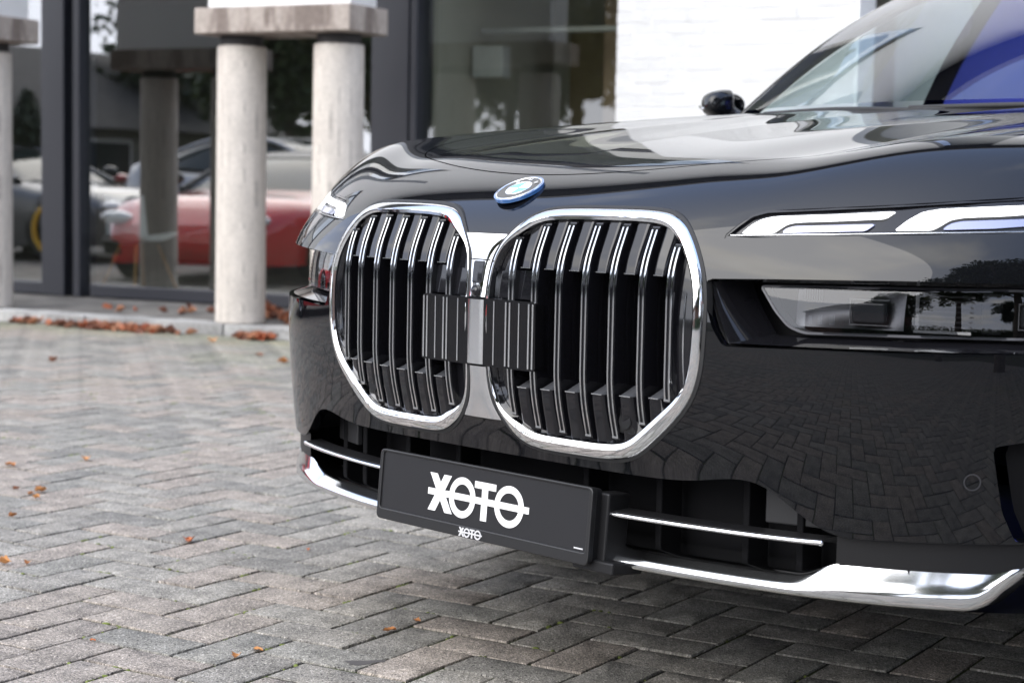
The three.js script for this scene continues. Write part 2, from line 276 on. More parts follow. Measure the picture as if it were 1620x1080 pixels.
  const lay = (p0, p1, q, y0, y1) => {
    for (let r = 0, y = y0; y < y1 && nb < 299; r++, y += course) {
      let x = p0; const half = r % 2;
      if (half) { add(hg[0], x + bl / 4 - 0.002, y); x += step / 2; }
      while (x + bl <= p1 + 0.02 && nb < 299) { add(bg[Math.floor(rnd() * 3)], x + bl / 2, y); x += step; }
      if (p1 - x > bl / 2 - 0.02) add(hg[0], x + bl / 4, y);
    }
    function add(g, x, y) { const m = new THREE.Mesh(g, bm[Math.floor(rnd() * 3)]); m.name = nb ? 'brick_' + String(nb).padStart(3, '0') : 'brick'; m.position.set(x + rr(-0.002, 0.002), y, q + rr(-0.0015, 0.0025)); m.rotation.set(rr(-0.01, 0.01), rr(-0.008, 0.008), rr(-0.006, 0.006)); m.castShadow = m.receiveShadow = true; wall.add(m); nb++; }
  };
  lay(wl, wr, WQ, 0.62, 2.3);
  part('recess_wall', box(0.9, 9.0, 0.2, 3.75, 4.56, -1.75), std([0.42, 0.43, 0.43], 0.8), b);
  part('side_wall', box(6.5, 9.0, 0.3, 7.45, 4.56, -1.1), M.plaster, b);
  for (const p of [5.4, 7.4, 9.4]) { const w = part('window', box(1.2, 1.3, 0.06, p, 4.4, -0.935), M.darkFrame, b); part('pane', box(1.08, 1.18, 0.02, p, 4.4, -0.903), phy([0.02, 0.025, 0.03], 0.03), w); part('sill', box(1.36, 0.06, 0.16, p, 3.70, -0.87), M.stone, w); }
  part('eaves', box(21, 0.35, 2.2, 1.0, 9.25, -1.1), M.darkFrame, b);
  part('upper_band', box(11.2, 3.5, 0.3, -3.7, 7.3, -1.2), M.plaster, b);
}

// ------------------------------------------------------------------ the black sedan
// Body = implicit surface: front F(x,y), top G(x,z) and flank S(y,z) joined by rounded edges; panels are cut from one skin.
function natural(xs, ys) {
  const n = xs.length, h = [], a = new Array(n).fill(0), b = new Array(n).fill(1), c = new Array(n).fill(0), d = new Array(n).fill(0), m = new Array(n).fill(0);
  for (let i = 0; i < n - 1; i++) h.push(xs[i + 1] - xs[i]);
  for (let i = 1; i < n - 1; i++) { a[i] = h[i - 1]; b[i] = 2 * (h[i - 1] + h[i]); c[i] = h[i]; d[i] = 6 * ((ys[i + 1] - ys[i]) / h[i] - (ys[i] - ys[i - 1]) / h[i - 1]); }
  for (let i = 1; i < n; i++) { const w = a[i] / b[i - 1]; b[i] -= w * c[i - 1]; d[i] -= w * d[i - 1]; }
  for (let i = n - 1; i >= 0; i--) m[i] = (d[i] - (i < n - 1 ? c[i] * m[i + 1] : 0)) / b[i];
  const f = (x) => {
    if (x < xs[0]) return ys[0] + (x - xs[0]) * (f(xs[0] + 1e-3) - ys[0]) / 1e-3;
    if (x > xs[n - 1]) return ys[n - 1] + (x - xs[n - 1]) * (ys[n - 1] - f(xs[n - 1] - 1e-3)) / 1e-3;
    let i = 0; while (i < n - 2 && x > xs[i + 1]) i++;
    const t0 = xs[i + 1] - x, t1 = x - xs[i];
    return m[i] * t0 ** 3 / (6 * h[i]) + m[i + 1] * t1 ** 3 / (6 * h[i]) + (ys[i] / h[i] - m[i] * h[i] / 6) * t0 + (ys[i + 1] / h[i] - m[i + 1] * h[i] / 6) * t1;
  };
  return f;
}
function table2(xs, ys, rows, x0, x1, nx, y0, y1, ny, even) {   // smooth table of a bicubic spline, read by Catmull-Rom
  const fx = rows.map((r) => natural(xs, r)), t = new Float64Array(nx * ny);
  for (let i = 0; i < nx; i++) { const x = x0 + (x1 - x0) * i / (nx - 1), f = natural(ys, fx.map((g) => g(x))); for (let j = 0; j < ny; j++) t[j * nx + i] = f(y0 + (y1 - y0) * j / (ny - 1)); }
  const cr = (a, b, c, d, s) => b + 0.5 * s * (c - a + s * (2 * a - 5 * b + 4 * c - d + s * (3 * (b - c) + d - a)));
  const at = (i, j) => { if (even && i < 0) i = -i; i = Math.max(0, Math.min(nx - 1, i)); j = Math.max(0, Math.min(ny - 1, j)); return t[j * nx + i]; };
  return (x, y) => {
    const u = Math.max(0, Math.min(nx - 1.001, (x - x0) / (x1 - x0) * (nx - 1))), v = Math.max(0, Math.min(ny - 1.001, (y - y0) / (y1 - y0) * (ny - 1)));
    const i = Math.floor(u), j = Math.floor(v), s = u - i, w = v - j, r = [];
    for (let k = -1; k < 3; k++) r.push(cr(at(i - 1, j + k), at(i, j + k), at(i + 1, j + k), at(i + 2, j + k), s));
    return cr(r[0], r[1], r[2], r[3], w);
  };
}
const smin = (a, b, k) => { const h = Math.max(k - Math.abs(a - b), 0) / k; return Math.min(a, b) - h * h * k / 4; };
const smax = (a, b, k) => -smin(-a, -b, k);
const fBase = [0.008, 0.005, -0.008, -0.035, -0.078, -0.122, -0.188, -0.30, -0.47];
const fOff = [
  [0.20, -0.056, -0.056, -0.056, -0.056, -0.056, -0.056, -0.056, -0.056, -0.056],
  [0.30, -0.046, -0.046, -0.043, -0.039, -0.035, -0.033, -0.032, -0.032, -0.032],
  [0.42, -0.030, -0.030, -0.028, -0.023, -0.017, -0.0145, -0.0135, -0.0135, -0.0135],
  [0.50, -0.0135, -0.0135, -0.0125, -0.010, -0.007, -0.006, -0.0055, -0.0055, -0.0055],
  [0.59, -0.0015, -0.0015, -0.0015, -0.001, -0.0006, -0.0005, -0.0005, -0.0005, -0.0005],
  [0.67, 0.001, 0.001, 0.001, 0, -0.001, -0.0015, -0.002, -0.002, -0.003],
  [0.755, -0.010, -0.010, -0.010, -0.012, -0.016, -0.019, -0.022, -0.026, -0.03],
  [0.81, -0.030, -0.030, -0.031, -0.036, -0.048, -0.056, -0.064, -0.074, -0.084],
  [0.86, -0.076, -0.075, -0.072, -0.074, -0.090, -0.101, -0.115, -0.13, -0.15],
  [0.95, -0.19, -0.185, -0.18, -0.17, -0.18, -0.195, -0.21, -0.23, -0.25]];
const fTab = table2([0, 0.15, 0.3, 0.45, 0.6, 0.7, 0.8, 0.9, 1.0], fOff.map((r) => r[0]), fOff.map((r) => fBase.map((b, i) => b + r[i + 1])), 0, 1.1, 221, 0.1, 1.1, 201, true);
const F = (x, y) => fTab(Math.abs(x), y);
const gTab = table2([0, 0.2, 0.36, 0.47, 0.62, 0.74, 0.84, 0.93, 1.05], [-1.9, -1.5, -1.2, -0.9, -0.55, -0.3, -0.12, 0.05], [
  [1.090, 1.088, 1.085, 1.074, 1.078, 1.066, 1.035, 0.985, 0.90],
  [1.066, 1.065, 1.063, 1.052, 1.060, 1.050, 1.022, 0.972, 0.88],
  [1.043, 1.042, 1.041, 1.029, 1.038, 1.030, 1.003, 0.956, 0.86],
  [1.014, 1.013, 1.012, 0.999, 1.010, 1.004, 0.980, 0.935, 0.84],
  [0.974, 0.973, 0.972, 0.961, 0.976, 0.971, 0.952, 0.912, 0.82],
  [0.936, 0.935, 0.933, 0.928, 0.944, 0.943, 0.929, 0.893, 0.80],
  [0.896, 0.896, 0.896, 0.899, 0.922, 0.925, 0.914, 0.880, 0.79],
  [0.846, 0.847, 0.850, 0.861, 0.894, 0.902, 0.894, 0.862, 0.77]], 0, 1.1, 221, -1.95, 0.1, 206, true);
const S = (y, z) => 0.974 - (y < 0.42 ? 0.7 * (0.42 - y) ** 2 : 0) - (y > 0.70 ? 0.9 * (y - 0.70) ** 2 : 0);
const bodyF = (x, y, z) => { x = Math.abs(x); return smax(smax(z - F(x, y), y - gTab(x, z), 0.085), x - S(y, z), 0.10); };
const carO = V3(-0.0524, 0, -3.02), CT = 0.8225;
const car = thing('sedan', 'black luxury sedan with twin chrome kidney grilles parked on the herringbone paving', 'car', [carO.x, 0, carO.z], -CT);

// skin: rays from inside through a box of front, top and flanks
const skin = { p: [], n: [], t: [] };
{
  const O = [0, 0.56, -0.78], h = 0.0085, map = new Map();
  const vert = (x, y, z) => {
    const key = Math.round(x * 20000) + ',' + Math.round(y * 20000) + ',' + Math.round(z * 20000); let i = map.get(key); if (i !== undefined) return i;
    const d = [x - O[0], y - O[1], z - O[2]], f = (t) => bodyF(O[0] + d[0] * t, O[1] + d[1] * t, O[2] + d[2] * t);
    let a = 0.4, b = 1.8, fa = f(a), fb = f(b);
    for (let k = 0; k < 40 && b - a > 1e-7; k++) { let m = k % 3 === 2 ? (a + b) / 2 : a - fa * (b - a) / (fb - fa); m = Math.min(b - (b - a) * 0.02, Math.max(a + (b - a) * 0.02, m)); const fm = f(m); if (fm < 0) { a = m; fa = fm; } else { b = m; fb = fm; } if (Math.abs(fm) < 1e-7) { a = b = m; } }
    const t = (a + b) / 2, P = d.map((q, k) => O[k] + q * t), e = 5e-3;
    const n = V3(bodyF(P[0] + e, P[1], P[2]) - bodyF(P[0] - e, P[1], P[2]), bodyF(P[0], P[1] + e, P[2]) - bodyF(P[0], P[1] - e, P[2]), bodyF(P[0], P[1], P[2] + e) - bodyF(P[0], P[1], P[2] - e)).normalize();
    i = skin.p.length; skin.p.push(P); skin.n.push([n.x, n.y, n.z]); map.set(key, i); return i;
  };
  const XS = [], YS = [], ZS = [];
  for (let i = -114; i <= 114; i++) XS.push(i * h);
  for (let i = 0; i <= 86; i++) YS.push(0.215 + i * h);
  for (let i = 0; i <= 150; i++) ZS.push(0.0 - 1.53 * i / 150);
  const X1 = XS[XS.length - 1], YT = YS[YS.length - 1];
  const face = (U, V, fn, flip) => { for (let j = 0; j < V.length - 1; j++) for (let i = 0; i < U.length - 1; i++) { const a = vert(...fn(U[i], V[j])), b = vert(...fn(U[i + 1], V[j])), c = vert(...fn(U[i + 1], V[j + 1])), d = vert(...fn(U[i], V[j + 1])); if (flip) skin.t.push([a, c, b], [a, d, c]); else skin.t.push([a, b, c], [a, c, d]); } };
  face(XS, YS, (x, y) => [x, y, 0]);
  face(XS, ZS, (x, z) => [x, YT, z]);
  face(ZS, YS, (z, y) => [X1, y, z]);
  face(ZS, YS, (z, y) => [-X1, y, z], true);
}
function polySDF(pts) {          // signed distance to a closed outline, negative inside
  return (x, y) => {
    let d = 1e9, s = 1; const n = pts.length;
    for (let i = 0, j = n - 1; i < n; j = i++) {
      const [ax, ay] = pts[j], [bx, by] = pts[i], ex = bx - ax, ey = by - ay, wx = x - ax, wy = y - ay;
      const t = Math.max(0, Math.min(1, (wx * ex + wy * ey) / (ex * ex + ey * ey))), qx = wx - ex * t, qy = wy - ey * t; d = Math.min(d, qx * qx + qy * qy);
      if ((ay > y) !== (by > y) && x < (bx - ax) * (y - ay) / (by - ay) + ax) s = -s;
    }
    return s * Math.sqrt(d);
  };
}
function rounded(pts, n = 120) { const relax = (q, k) => { for (; k > 0; k--) q = q.map((p, i) => { const a = q[(i + q.length - 1) % q.length], b = q[(i + 1) % q.length]; return [p[0] * 0.5 + (a[0] + b[0]) * 0.25, p[1] * 0.5 + (a[1] + b[1]) * 0.25]; }); return q; }; const c = new THREE.CatmullRomCurve3(pts.map(([x, y]) => V3(x, y, 0)), true, 'centripetal'); return relax(c.getSpacedPoints(n).slice(0, n).map((p) => [p.x, p.y]), 14); }
function cornered(pts, r = 0.006, k = 4) {      // polygon with small round corners
  const out = [], n = pts.length;
  for (let i = 0; i < n; i++) { const a = V2(...pts[(i + n - 1) % n]), b = V2(...pts[i]), c = V2(...pts[(i + 1) % n]), u = a.clone().sub(b), v = c.clone().sub(b), q = Math.min(r, u.length() * 0.45, v.length() * 0.45); const p0 = b.clone().addScaledVector(u.normalize(), q), p1 = b.clone().addScaledVector(v.normalize(), q); for (let t = 0; t <= k; t++) { const s = t / k; out.push([(1 - s) ** 2 * p0.x + 2 * s * (1 - s) * b.x + s * s * p1.x, (1 - s) ** 2 * p0.y + 2 * s * (1 - s) * b.y + s * s * p1.y]); } }
  return out;
}
const mirrorX = (pts) => pts.map(([x, y]) => [-x, y]).reverse();
function cut(src, phis, flange = 0, dir) {     // keep where every phi(x,y,z) < 0; the cut rims get a flange
  const P = src.p.slice(), N = src.n.slice(); let T = src.t; const rims = new Map();
  for (const phi of phis) {
    const val = new Array(P.length), out = [], cache = new Map(), get = (i) => val[i] ?? (val[i] = phi(P[i][0], P[i][1], P[i][2]));
    const mix = (i, j) => {
      const k = i < j ? i * 4194304 + j : j * 4194304 + i; if (cache.has(k)) return cache.get(k);
      const t = get(i) / (get(i) - get(j)), id = P.length; P.push(P[i].map((v, c) => v + (P[j][c] - v) * t)); N.push(N[i].map((v, c) => v + (N[j][c] - v) * t)); val[id] = 0; cache.set(k, id); return id;
    };
    for (const tri of T) {
      const s = tri.map((i) => get(i) < 0), n = s[0] + s[1] + s[2];
      if (n === 3) { out.push(tri); continue; } if (n === 0) continue;
      const poly = [], cutIds = [];
      for (let e = 0; e < 3; e++) { const i = tri[e], j = tri[(e + 1) % 3]; if (s[e]) poly.push(i); if (s[e] !== s[(e + 1) % 3]) { const m = mix(i, j); poly.push(m); cutIds.push([m, s[e]]); } }
      for (let k = 1; k < poly.length - 1; k++) out.push([poly[0], poly[k], poly[k + 1]]);
      if (flange && cutIds.length === 2) { const [a, b] = cutIds[0][1] ? [cutIds[0][0], cutIds[1][0]] : [cutIds[1][0], cutIds[0][0]]; rims.set(a + '_' + b, [a, b]); }
    }
    T = out;
  }
  const used = new Map(), p = [], n = [], ix = [], uv = [];
  for (const t of T) for (const i of t) { let k = used.get(i); if (k === undefined) { k = p.length / 3; used.set(i, k); p.push(...P[i]); const l = Math.hypot(...N[i]) || 1; n.push(...N[i].map((q) => q / l)); uv.push(P[i][0], P[i][2] + P[i][1]); } ix.push(k); }
  for (const [a, b] of rims.values()) {
    if (!used.has(a) || !used.has(b)) continue;
    const da = dir || N[a], db = dir || N[b], q = [P[a], P[b], P[b].map((v, c) => v - db[c] * flange), P[a].map((v, c) => v - da[c] * flange)], u = V3(...q[1]).sub(V3(...q[0])), w = V3(...q[3]).sub(V3(...q[0])), nn = w.cross(u).normalize(), k = p.length / 3;
    for (const r of q) { p.push(...r); n.push(nn.x, nn.y, nn.z); uv.push(r[0], r[1]); } ix.push(k, k + 3, k + 2, k, k + 2, k + 1);
  }
  const g = new THREE.BufferGeometry(); g.setAttribute('position', new THREE.Float32BufferAttribute(p, 3)); g.setAttribute('normal', new THREE.Float32BufferAttribute(n, 3)); g.setAttribute('uv', new THREE.Float32BufferAttribute(uv, 2)); g.setIndex(ix); return g;
}
const Fn = (x, y, fn = F) => { const e = 2e-3; const v = V3(-(fn(x + e, y) - fn(x - e, y)) / (2 * e), -(fn(x, y + e) - fn(x, y - e)) / (2 * e), 1).normalize(); return [v.x, v.y, v.z]; };
function patch(outline, off, flange = 0.004, h = 0.006, fn = F) {      // piece of panel that follows the front, set off from it
  let x0 = 9, x1 = -9, y0 = 9, y1 = -9; for (const [x, y] of outline) { x0 = Math.min(x0, x); x1 = Math.max(x1, x); y0 = Math.min(y0, y); y1 = Math.max(y1, y); }
  x0 -= h / 3; x1 += h / 3; y0 -= h / 3; y1 += h / 3;
  const nx = Math.max(2, Math.ceil((x1 - x0) / h)), ny = Math.max(2, Math.ceil((y1 - y0) / h)), src = { p: [], n: [], t: [] };
  for (let j = 0; j <= ny; j++) for (let i = 0; i <= nx; i++) { const x = x0 + (x1 - x0) * i / nx, y = y0 + (y1 - y0) * j / ny; src.p.push([x, y, fn(x, y) + off]); src.n.push(Fn(x, y, fn)); }
  for (let j = 0; j < ny; j++) for (let i = 0; i < nx; i++) { const a = j * (nx + 1) + i, b = a + 1, c = a + nx + 1, d = c + 1; src.t.push([a, b, d], [a, d, c]); }
  const sd = polySDF(outline); return cut(src, [(x, y) => sd(x, y)], flange, [0, 0, 1]);
}
const both = (pts) => [pts, mirrorX(pts)];

// outlines on the front (x outwards, y up)
const kidney = rounded([[0.052, 0.786], [0.078, 0.811], [0.106, 0.827], [0.15, 0.833], [0.26, 0.835], [0.335, 0.834], [0.372, 0.829], [0.40, 0.812], [0.43, 0.776], [0.450, 0.735], [0.456, 0.70], [0.456, 0.64], [0.450, 0.587], [0.432, 0.545], [0.40, 0.511], [0.36, 0.476], [0.325, 0.452], [0.296, 0.445], [0.20, 0.443], [0.123, 0.445], [0.095, 0.451], [0.07, 0.467], [0.046, 0.492], [0.032, 0.520], [0.026, 0.56], [0.0245, 0.62], [0.0245, 0.69], [0.028, 0.74], [0.036, 0.766]], 220);
const drl = cornered([[0.461, 0.796], [0.478, 0.817], [0.492, 0.832], [0.512, 0.839], [0.606, 0.846], [0.682, 0.852], [0.75, 0.859], [0.83, 0.868], [0.882, 0.872], [0.89, 0.83], [0.83, 0.815], [0.77, 0.811], [0.669, 0.807]], 0.004);
const recess = cornered([[0.455, 0.736], [0.565, 0.740], [0.726, 0.744], [0.857, 0.744], [0.918, 0.742], [0.926, 0.69], [0.915, 0.648], [0.865, 0.645], [0.782, 0.643], [0.698, 0.641], [0.573, 0.639], [0.489, 0.637], [0.471, 0.663], [0.458, 0.70]], 0.008);
const yLow = natural([0, 0.187, 0.34, 0.44, 0.505, 0.545, 0.60, 0.645, 0.69, 0.80, 0.95], [0.425, 0.4245, 0.4235, 0.429, 0.438, 0.432, 0.396, 0.371, 0.367, 0.370, 0.374]);
const slot = cornered([[0.838, 0.512], [0.868, 0.520], [0.90, 0.512], [0.905, 0.44], [0.885, 0.374], [0.858, 0.374], [0.846, 0.419]], 0.006);
const sdK = polySDF(kidney), sdD = polySDF(drl), sdR = polySDF(recess), sdS = polySDF(slot);
const frontOnly = (sd, lo, hi) => (x, y, z) => (z > -0.62 && y < 0.9 && Math.abs(x) > lo - 0.03 && Math.abs(x) < hi + 0.03) ? -sd(Math.abs(x), y) : -0.05;
const shut = (x, z) => {         // negative on the bonnet
  x = Math.abs(x); const a = z - (-0.135 - 0.50 * x * x - 2.2 * x ** 6), b = x - (0.575 + 0.10 * smooth(-0.3, -1.4, z)); return smax(a, b, 0.10);
};
const isTop = (x, y, z) => z < -0.03 && y > 0.84;
{
  const bonnet = part('bonnet', cut(skin, [(x, y, z) => isTop(x, y, z) ? shut(x, z) + 0.0016 : 0.05, (x, y, z) => -1.335 - 0.24 * (x / 0.8) ** 2 - z], 0.014), M.paint, car);
  const outside = (x, y, z) => isTop(x, y, z) ? -shut(x, z) + 0.0016 : -0.05;
  const seam = (x, y, z) => z + 0.60 + 0.10 * smooth(0.5, 0.85, y);
  part('front_bumper', cut(skin, [outside, frontOnly(sdK, 0.02, 0.46), frontOnly(sdD, 0.45, 0.9), frontOnly(sdR, 0.45, 0.93), frontOnly(sdS, 0.83, 0.91), (x, y, z) => yLow(Math.min(0.95, Math.abs(x))) - y, (x, y, z) => -seam(x, y, z) + 0.0016], 0.022), M.paint, car);
  const arch = (x, y, z) => 0.40 - Math.hypot(y - 0.35, z + 1.06);
  const wing = (s) => part('front_wing', cut(skin, [outside, (x, y, z) => -s * x + 0.3, (x, y, z) => seam(x, y, z) + 0.0016, arch, (x, y, z) => -1.475 - z], 0.014), M.paint, car);
  wing(1); wing(-1);
  // dark carrier behind the shut lines
  const inner = { p: skin.p.map((p, i) => p.map((v, c) => v - skin.n[i][c] * 0.016)), n: skin.n, t: skin.t };
  part('inner_structure', cut(inner, [(x, y, z) => 0.43 - y, frontOnly((x, y) => sdK(x, y) - 0.02, 0.0, 0.5), frontOnly((x, y) => sdR(x, y) - 0.02, 0.42, 0.96), frontOnly((x, y) => sdD(x, y) - 0.01, 0.42, 0.96), frontOnly((x, y) => sdS(x, y) - 0.01, 0.42, 0.96), (x, y, z) => -1.3 - z, (x, y, z) => Math.abs(x) < 0.5 && z > -0.3 ? 0.44 - y : -1, arch, (x, y, z) => y < 0.5 && z > -0.4 ? 1 : -1]), M.deep, car);
}

// ---- kidney grilles
const inset = (pts, d, w = 2) => { const n = pts.length; return pts.map((p, i) => { const a = pts[(i + n - w) % n], b = pts[(i + w) % n], tx = b[0] - a[0], ty = b[1] - a[1], l = Math.hypot(tx, ty); return [p[0] + d * ty / l, p[1] - d * tx / l]; }); };
const area = (pts) => pts.reduce((s, p, i) => { const q = pts[(i + 1) % pts.length]; return s + p[0] * q[1] - q[0] * p[1]; }, 0);
const taper = (x, y) => (0.22 + 0.78 * smooth(0.026, 0.085, Math.abs(x))) * (0.66 + 0.26 * smooth(0.58, 0.48, y));
function ring(outline, profile, fn, crease = 0.5, tp = null) {      // sweep a profile (inwards, outwards) round an outline
  const sgn = area(outline) > 0 ? -1 : 1, rows = profile.map(([d]) => { const full = inset(outline, sgn, tp ? 5 : 2); return outline.map((p, i) => { const k = d * (tp ? tp(p[0], p[1]) : 1); return [p[0] + (full[i][0] - p[0]) * k, p[1] + (full[i][1] - p[1]) * k]; }); }), n = outline.length, m = profile.length;
  return grid(n, m - 1, (u, v) => { const i = Math.round(u * n) % n, j = Math.round(v * (m - 1)), [x, y] = rows[j][i]; const k = tp ? Math.min(1, 0.35 + 0.65 * smooth(0.03, 0.09, Math.abs(x))) : 1; return [x, y, fn(x, y) + (profile[j][1] > 0 ? profile[j][1] * k : profile[j][1])]; }, crease);
}
const kFace = (x, y) => fTab(Math.abs(x), y);
const kIn = (() => { const s = area(kidney) > 0 ? -1 : 1; const full = inset(kidney, s, 5); return kidney.map((p, i) => { const k = 0.027 * taper(p[0], p[1]); return [p[0] + (full[i][0] - p[0]) * k, p[1] + (full[i][1] - p[1]) * k]; }); })();
const span = (pts, x) => { let lo = 9, hi = -9; for (let i = 0; i < pts.length; i++) { const [ax, ay] = pts[i], [bx, by] = pts[(i + 1) % pts.length]; if ((ax <= x) !== (bx <= x)) { const y = ay + (by - ay) * (x - ax) / (bx - ax); lo = Math.min(lo, y); hi = Math.max(hi, y); } } return [lo, hi]; };
const kBend = (x, y) => kFace(x, 0.645) - 0.43 * smax(y - 0.742, 0, 0.035) - 0.26 * smax(0.545 - y, 0, 0.04);
const slatX = [0.078, 0.131, 0.184, 0.238, 0.292, 0.347, 0.396];
function bar(xc, w, y0, y1, zf, depth, n = 26, lean = 0) {     // upright bar with a box section that follows zf(y)
  const prof = [[-w / 2, -depth], [-w / 2, 0], [w / 2, 0], [w / 2, -depth]];
  const g = grid(3, n, (u, v) => { const [dx, dz] = prof[Math.round(u * 3)], y = y0 + (y1 - y0) * v; return [xc + dx + lean * (y - 0.6), y, zf(y) + dz]; }, 0.5);
  const cap = (y, s) => grid(1, 1, (u, v) => [xc + (u - 0.5) * w + lean * (y - 0.6), y, zf(y) - depth * (s > 0 ? v : 1 - v)]);
  return merge([plain(g), plain(cap(y0, 1)), plain(cap(y1, -1))]);
}
for (const s of [1, -1]) {
  const O = s > 0 ? kidney : mirrorX(kidney);
  const fr = part('kidney_grille', ring(O, [[-0.001, -0.03], [-0.001, 0.003], [0.0008, 0.0062], [0.0035, 0.0075], [0.0165, 0.0088], [0.0182, 0.0080], [0.0195, 0.0060], [0.0255, 0.0030], [0.027, 0.0], [0.027, -0.035]], kFace, 0.5, taper), M.chrome, car);
  fr.userData.label = s > 0 ? 'kidney grille nearest the camera with chrome surround and upright slats' : 'far kidney grille with chrome surround and upright slats';
  part('seal', ring(O, [[-0.0055, -0.012], [-0.0055, 0.0015], [-0.001, 0.0028], [0.0, -0.012]], kFace), M.rubber, fr);
  // black rear shell
  const zb = (x, y) => kFace(x, y) - 0.085;
  part('rear_shell', patch(s > 0 ? kIn : mirrorX(kIn), -0.085, 0.0, 0.012, kFace), M.deep, fr);
  part('inner_rim', ring(s > 0 ? kIn : mirrorX(kIn), [[-0.001, -0.087], [-0.001, -0.012], [0.004, -0.012], [0.005, -0.087]], kFace), M.gloss, fr);
  slatX.forEach((x, i) => {
    let [lo, hi] = span(kIn, x); lo += 0.006; hi -= 0.004; const X = s * x;
    const zf = (y) => kBend(x, y) - 0.0045;
    const y0 = x < 0.14 ? Math.max(lo, i ? lo : lo) : lo;
    const sl = part('slat', bar(X, 0.0145, y0, hi, zf, 0.06), M.gloss, fr);
    const strip = (dx) => bar(X + dx, 0.0030, y0 + 0.003, hi - 0.003, (y) => zf(y) + 0.0022, 0.004);
    const endcap = (y) => box(0.0126, 0.0034, 0.005, X, y, zf(y) + 0.0002);
    part('chrome_edge', [strip(-0.0045), strip(0.0045), endcap(hi - 0.004), endcap(y0 + 0.004)], M.slatChrome, fr);
  });
  // sloping blinds above and stepped blocks below, one between each pair of slats
  const edges = [0.028, ...slatX, 0.434];
  for (let i = 0; i < edges.length - 1; i++) {
    const a = edges[i] + (i ? 0.0075 : 0), b = edges[i + 1] - (i < edges.length - 2 ? 0.0075 : 0);
    const flush = i === 0 || i === edges.length - 2;
    const yTop = (x) => span(kIn, Math.min(0.4265, Math.max(0.0535, x)))[1] - 0.001, yBot = (x) => span(kIn, Math.min(0.4265, Math.max(0.0535, x)))[0] + 0.001;
    if (flush) {
      const lim = (x) => { const r = span(kIn, x); return r[1] > r[0] ? r : [0.6, 0.7]; };
      part('side_blind', grid(4, 40, (u, v) => { const x = a + (b - a) * u, [l, h] = lim(Math.min(0.4285, Math.max(0.0515, x))), y = l + (h - l) * v; return [s * x, y, kFace(x, y) - 0.013]; }), M.gloss, fr);
      continue;
    }
    const c = b - a, trap = (u) => { const t = Math.abs(u * 2 - 1); return t < 0.56 ? 0 : -0.034 * ((t - 0.56) / 0.44) ** 1.25; };   // flat middle, flanks bent back
    part('upper_blind', [grid(12, 14, (u, v) => { const x = a + c * u, y = 0.737 + (yTop(x) - 0.737) * v; return [s * x, y, kBend(x, y) - 0.0075 + trap(u) * (1 - 0.45 * v)]; }), grid(12, 4, (u, v) => [s * (a + c * u), 0.737 - 0.006 * Math.sin(v * 1.5), kBend(a + c * u, 0.737) - 0.0075 + trap(u) - 0.045 * v])], M.gloss, fr);
    part('blind_edge', box(c * 0.58, 0.0014, 0.0014, s * (a + b) / 2, 0.7368, kBend((a + b) / 2, 0.737) - 0.0068), M.satin, fr);
    const yl = 0.545 + 0.004 * (i - 3) / 3, zb2 = (x, y) => kBend(x, y) - 0.004;
    part('lower_blind', [grid(12, 12, (u, v) => { const x = a + c * u, y0 = Math.min(yl - 0.02, yBot(x)), y = y0 + (yl - y0) * v; return [s * x, y, zb2(x, y) + trap(u) * (0.25 + 0.75 * v)]; })], M.gloss, fr);
    part('blind_ledge', [grid(12, 4, (u, v) => [s * (a + c * u), yl + 0.014 * v - 0.012 * Math.max(0, Math.abs(u * 2 - 1) - 0.56), zb2(a + c * u, yl) + trap(u) - 0.034 * v])], std([0.06, 0.062, 0.068], 0.34), fr);
    part('blind_edge', box(c * 0.58, 0.0014, 0.0014, s * (a + b) / 2, yl, zb2((a + b) / 2, yl) + 0.0006), M.satin, fr);
    for (const t of [0.33, 0.66]) part('inner_rib', bar(s * (a + c * t), 0.004, 0.555, 0.735, (y) => kFace(a, y) - 0.058, 0.02, 6), M.deep, fr);
  }
  // thin single lines on the flush blinds
  const line = (x, y0, y1) => part('chrome_line', bar(s * x, 0.0026, y0, y1, (y) => kFace(x, y) - 0.0118, 0.002, 8), M.satin, fr);
  line(0.415, 0.573, 0.712); line(0.045, 0.688, 0.709);
  // parking sensor in the fifth block
  const se = part('parking_sensor', [box(0.034, 0.04, 0.02, s * 0.3135, 0.508, kFace(0.31, 0.508) - 0.016, 0.004), new THREE.CylinderGeometry(0.0125, 0.0125, 0.006, 28).rotateX(Math.PI / 2).translate(s * 0.3135, 0.508, kFace(0.31, 0.508) - 0.005)], M.black, fr);
}
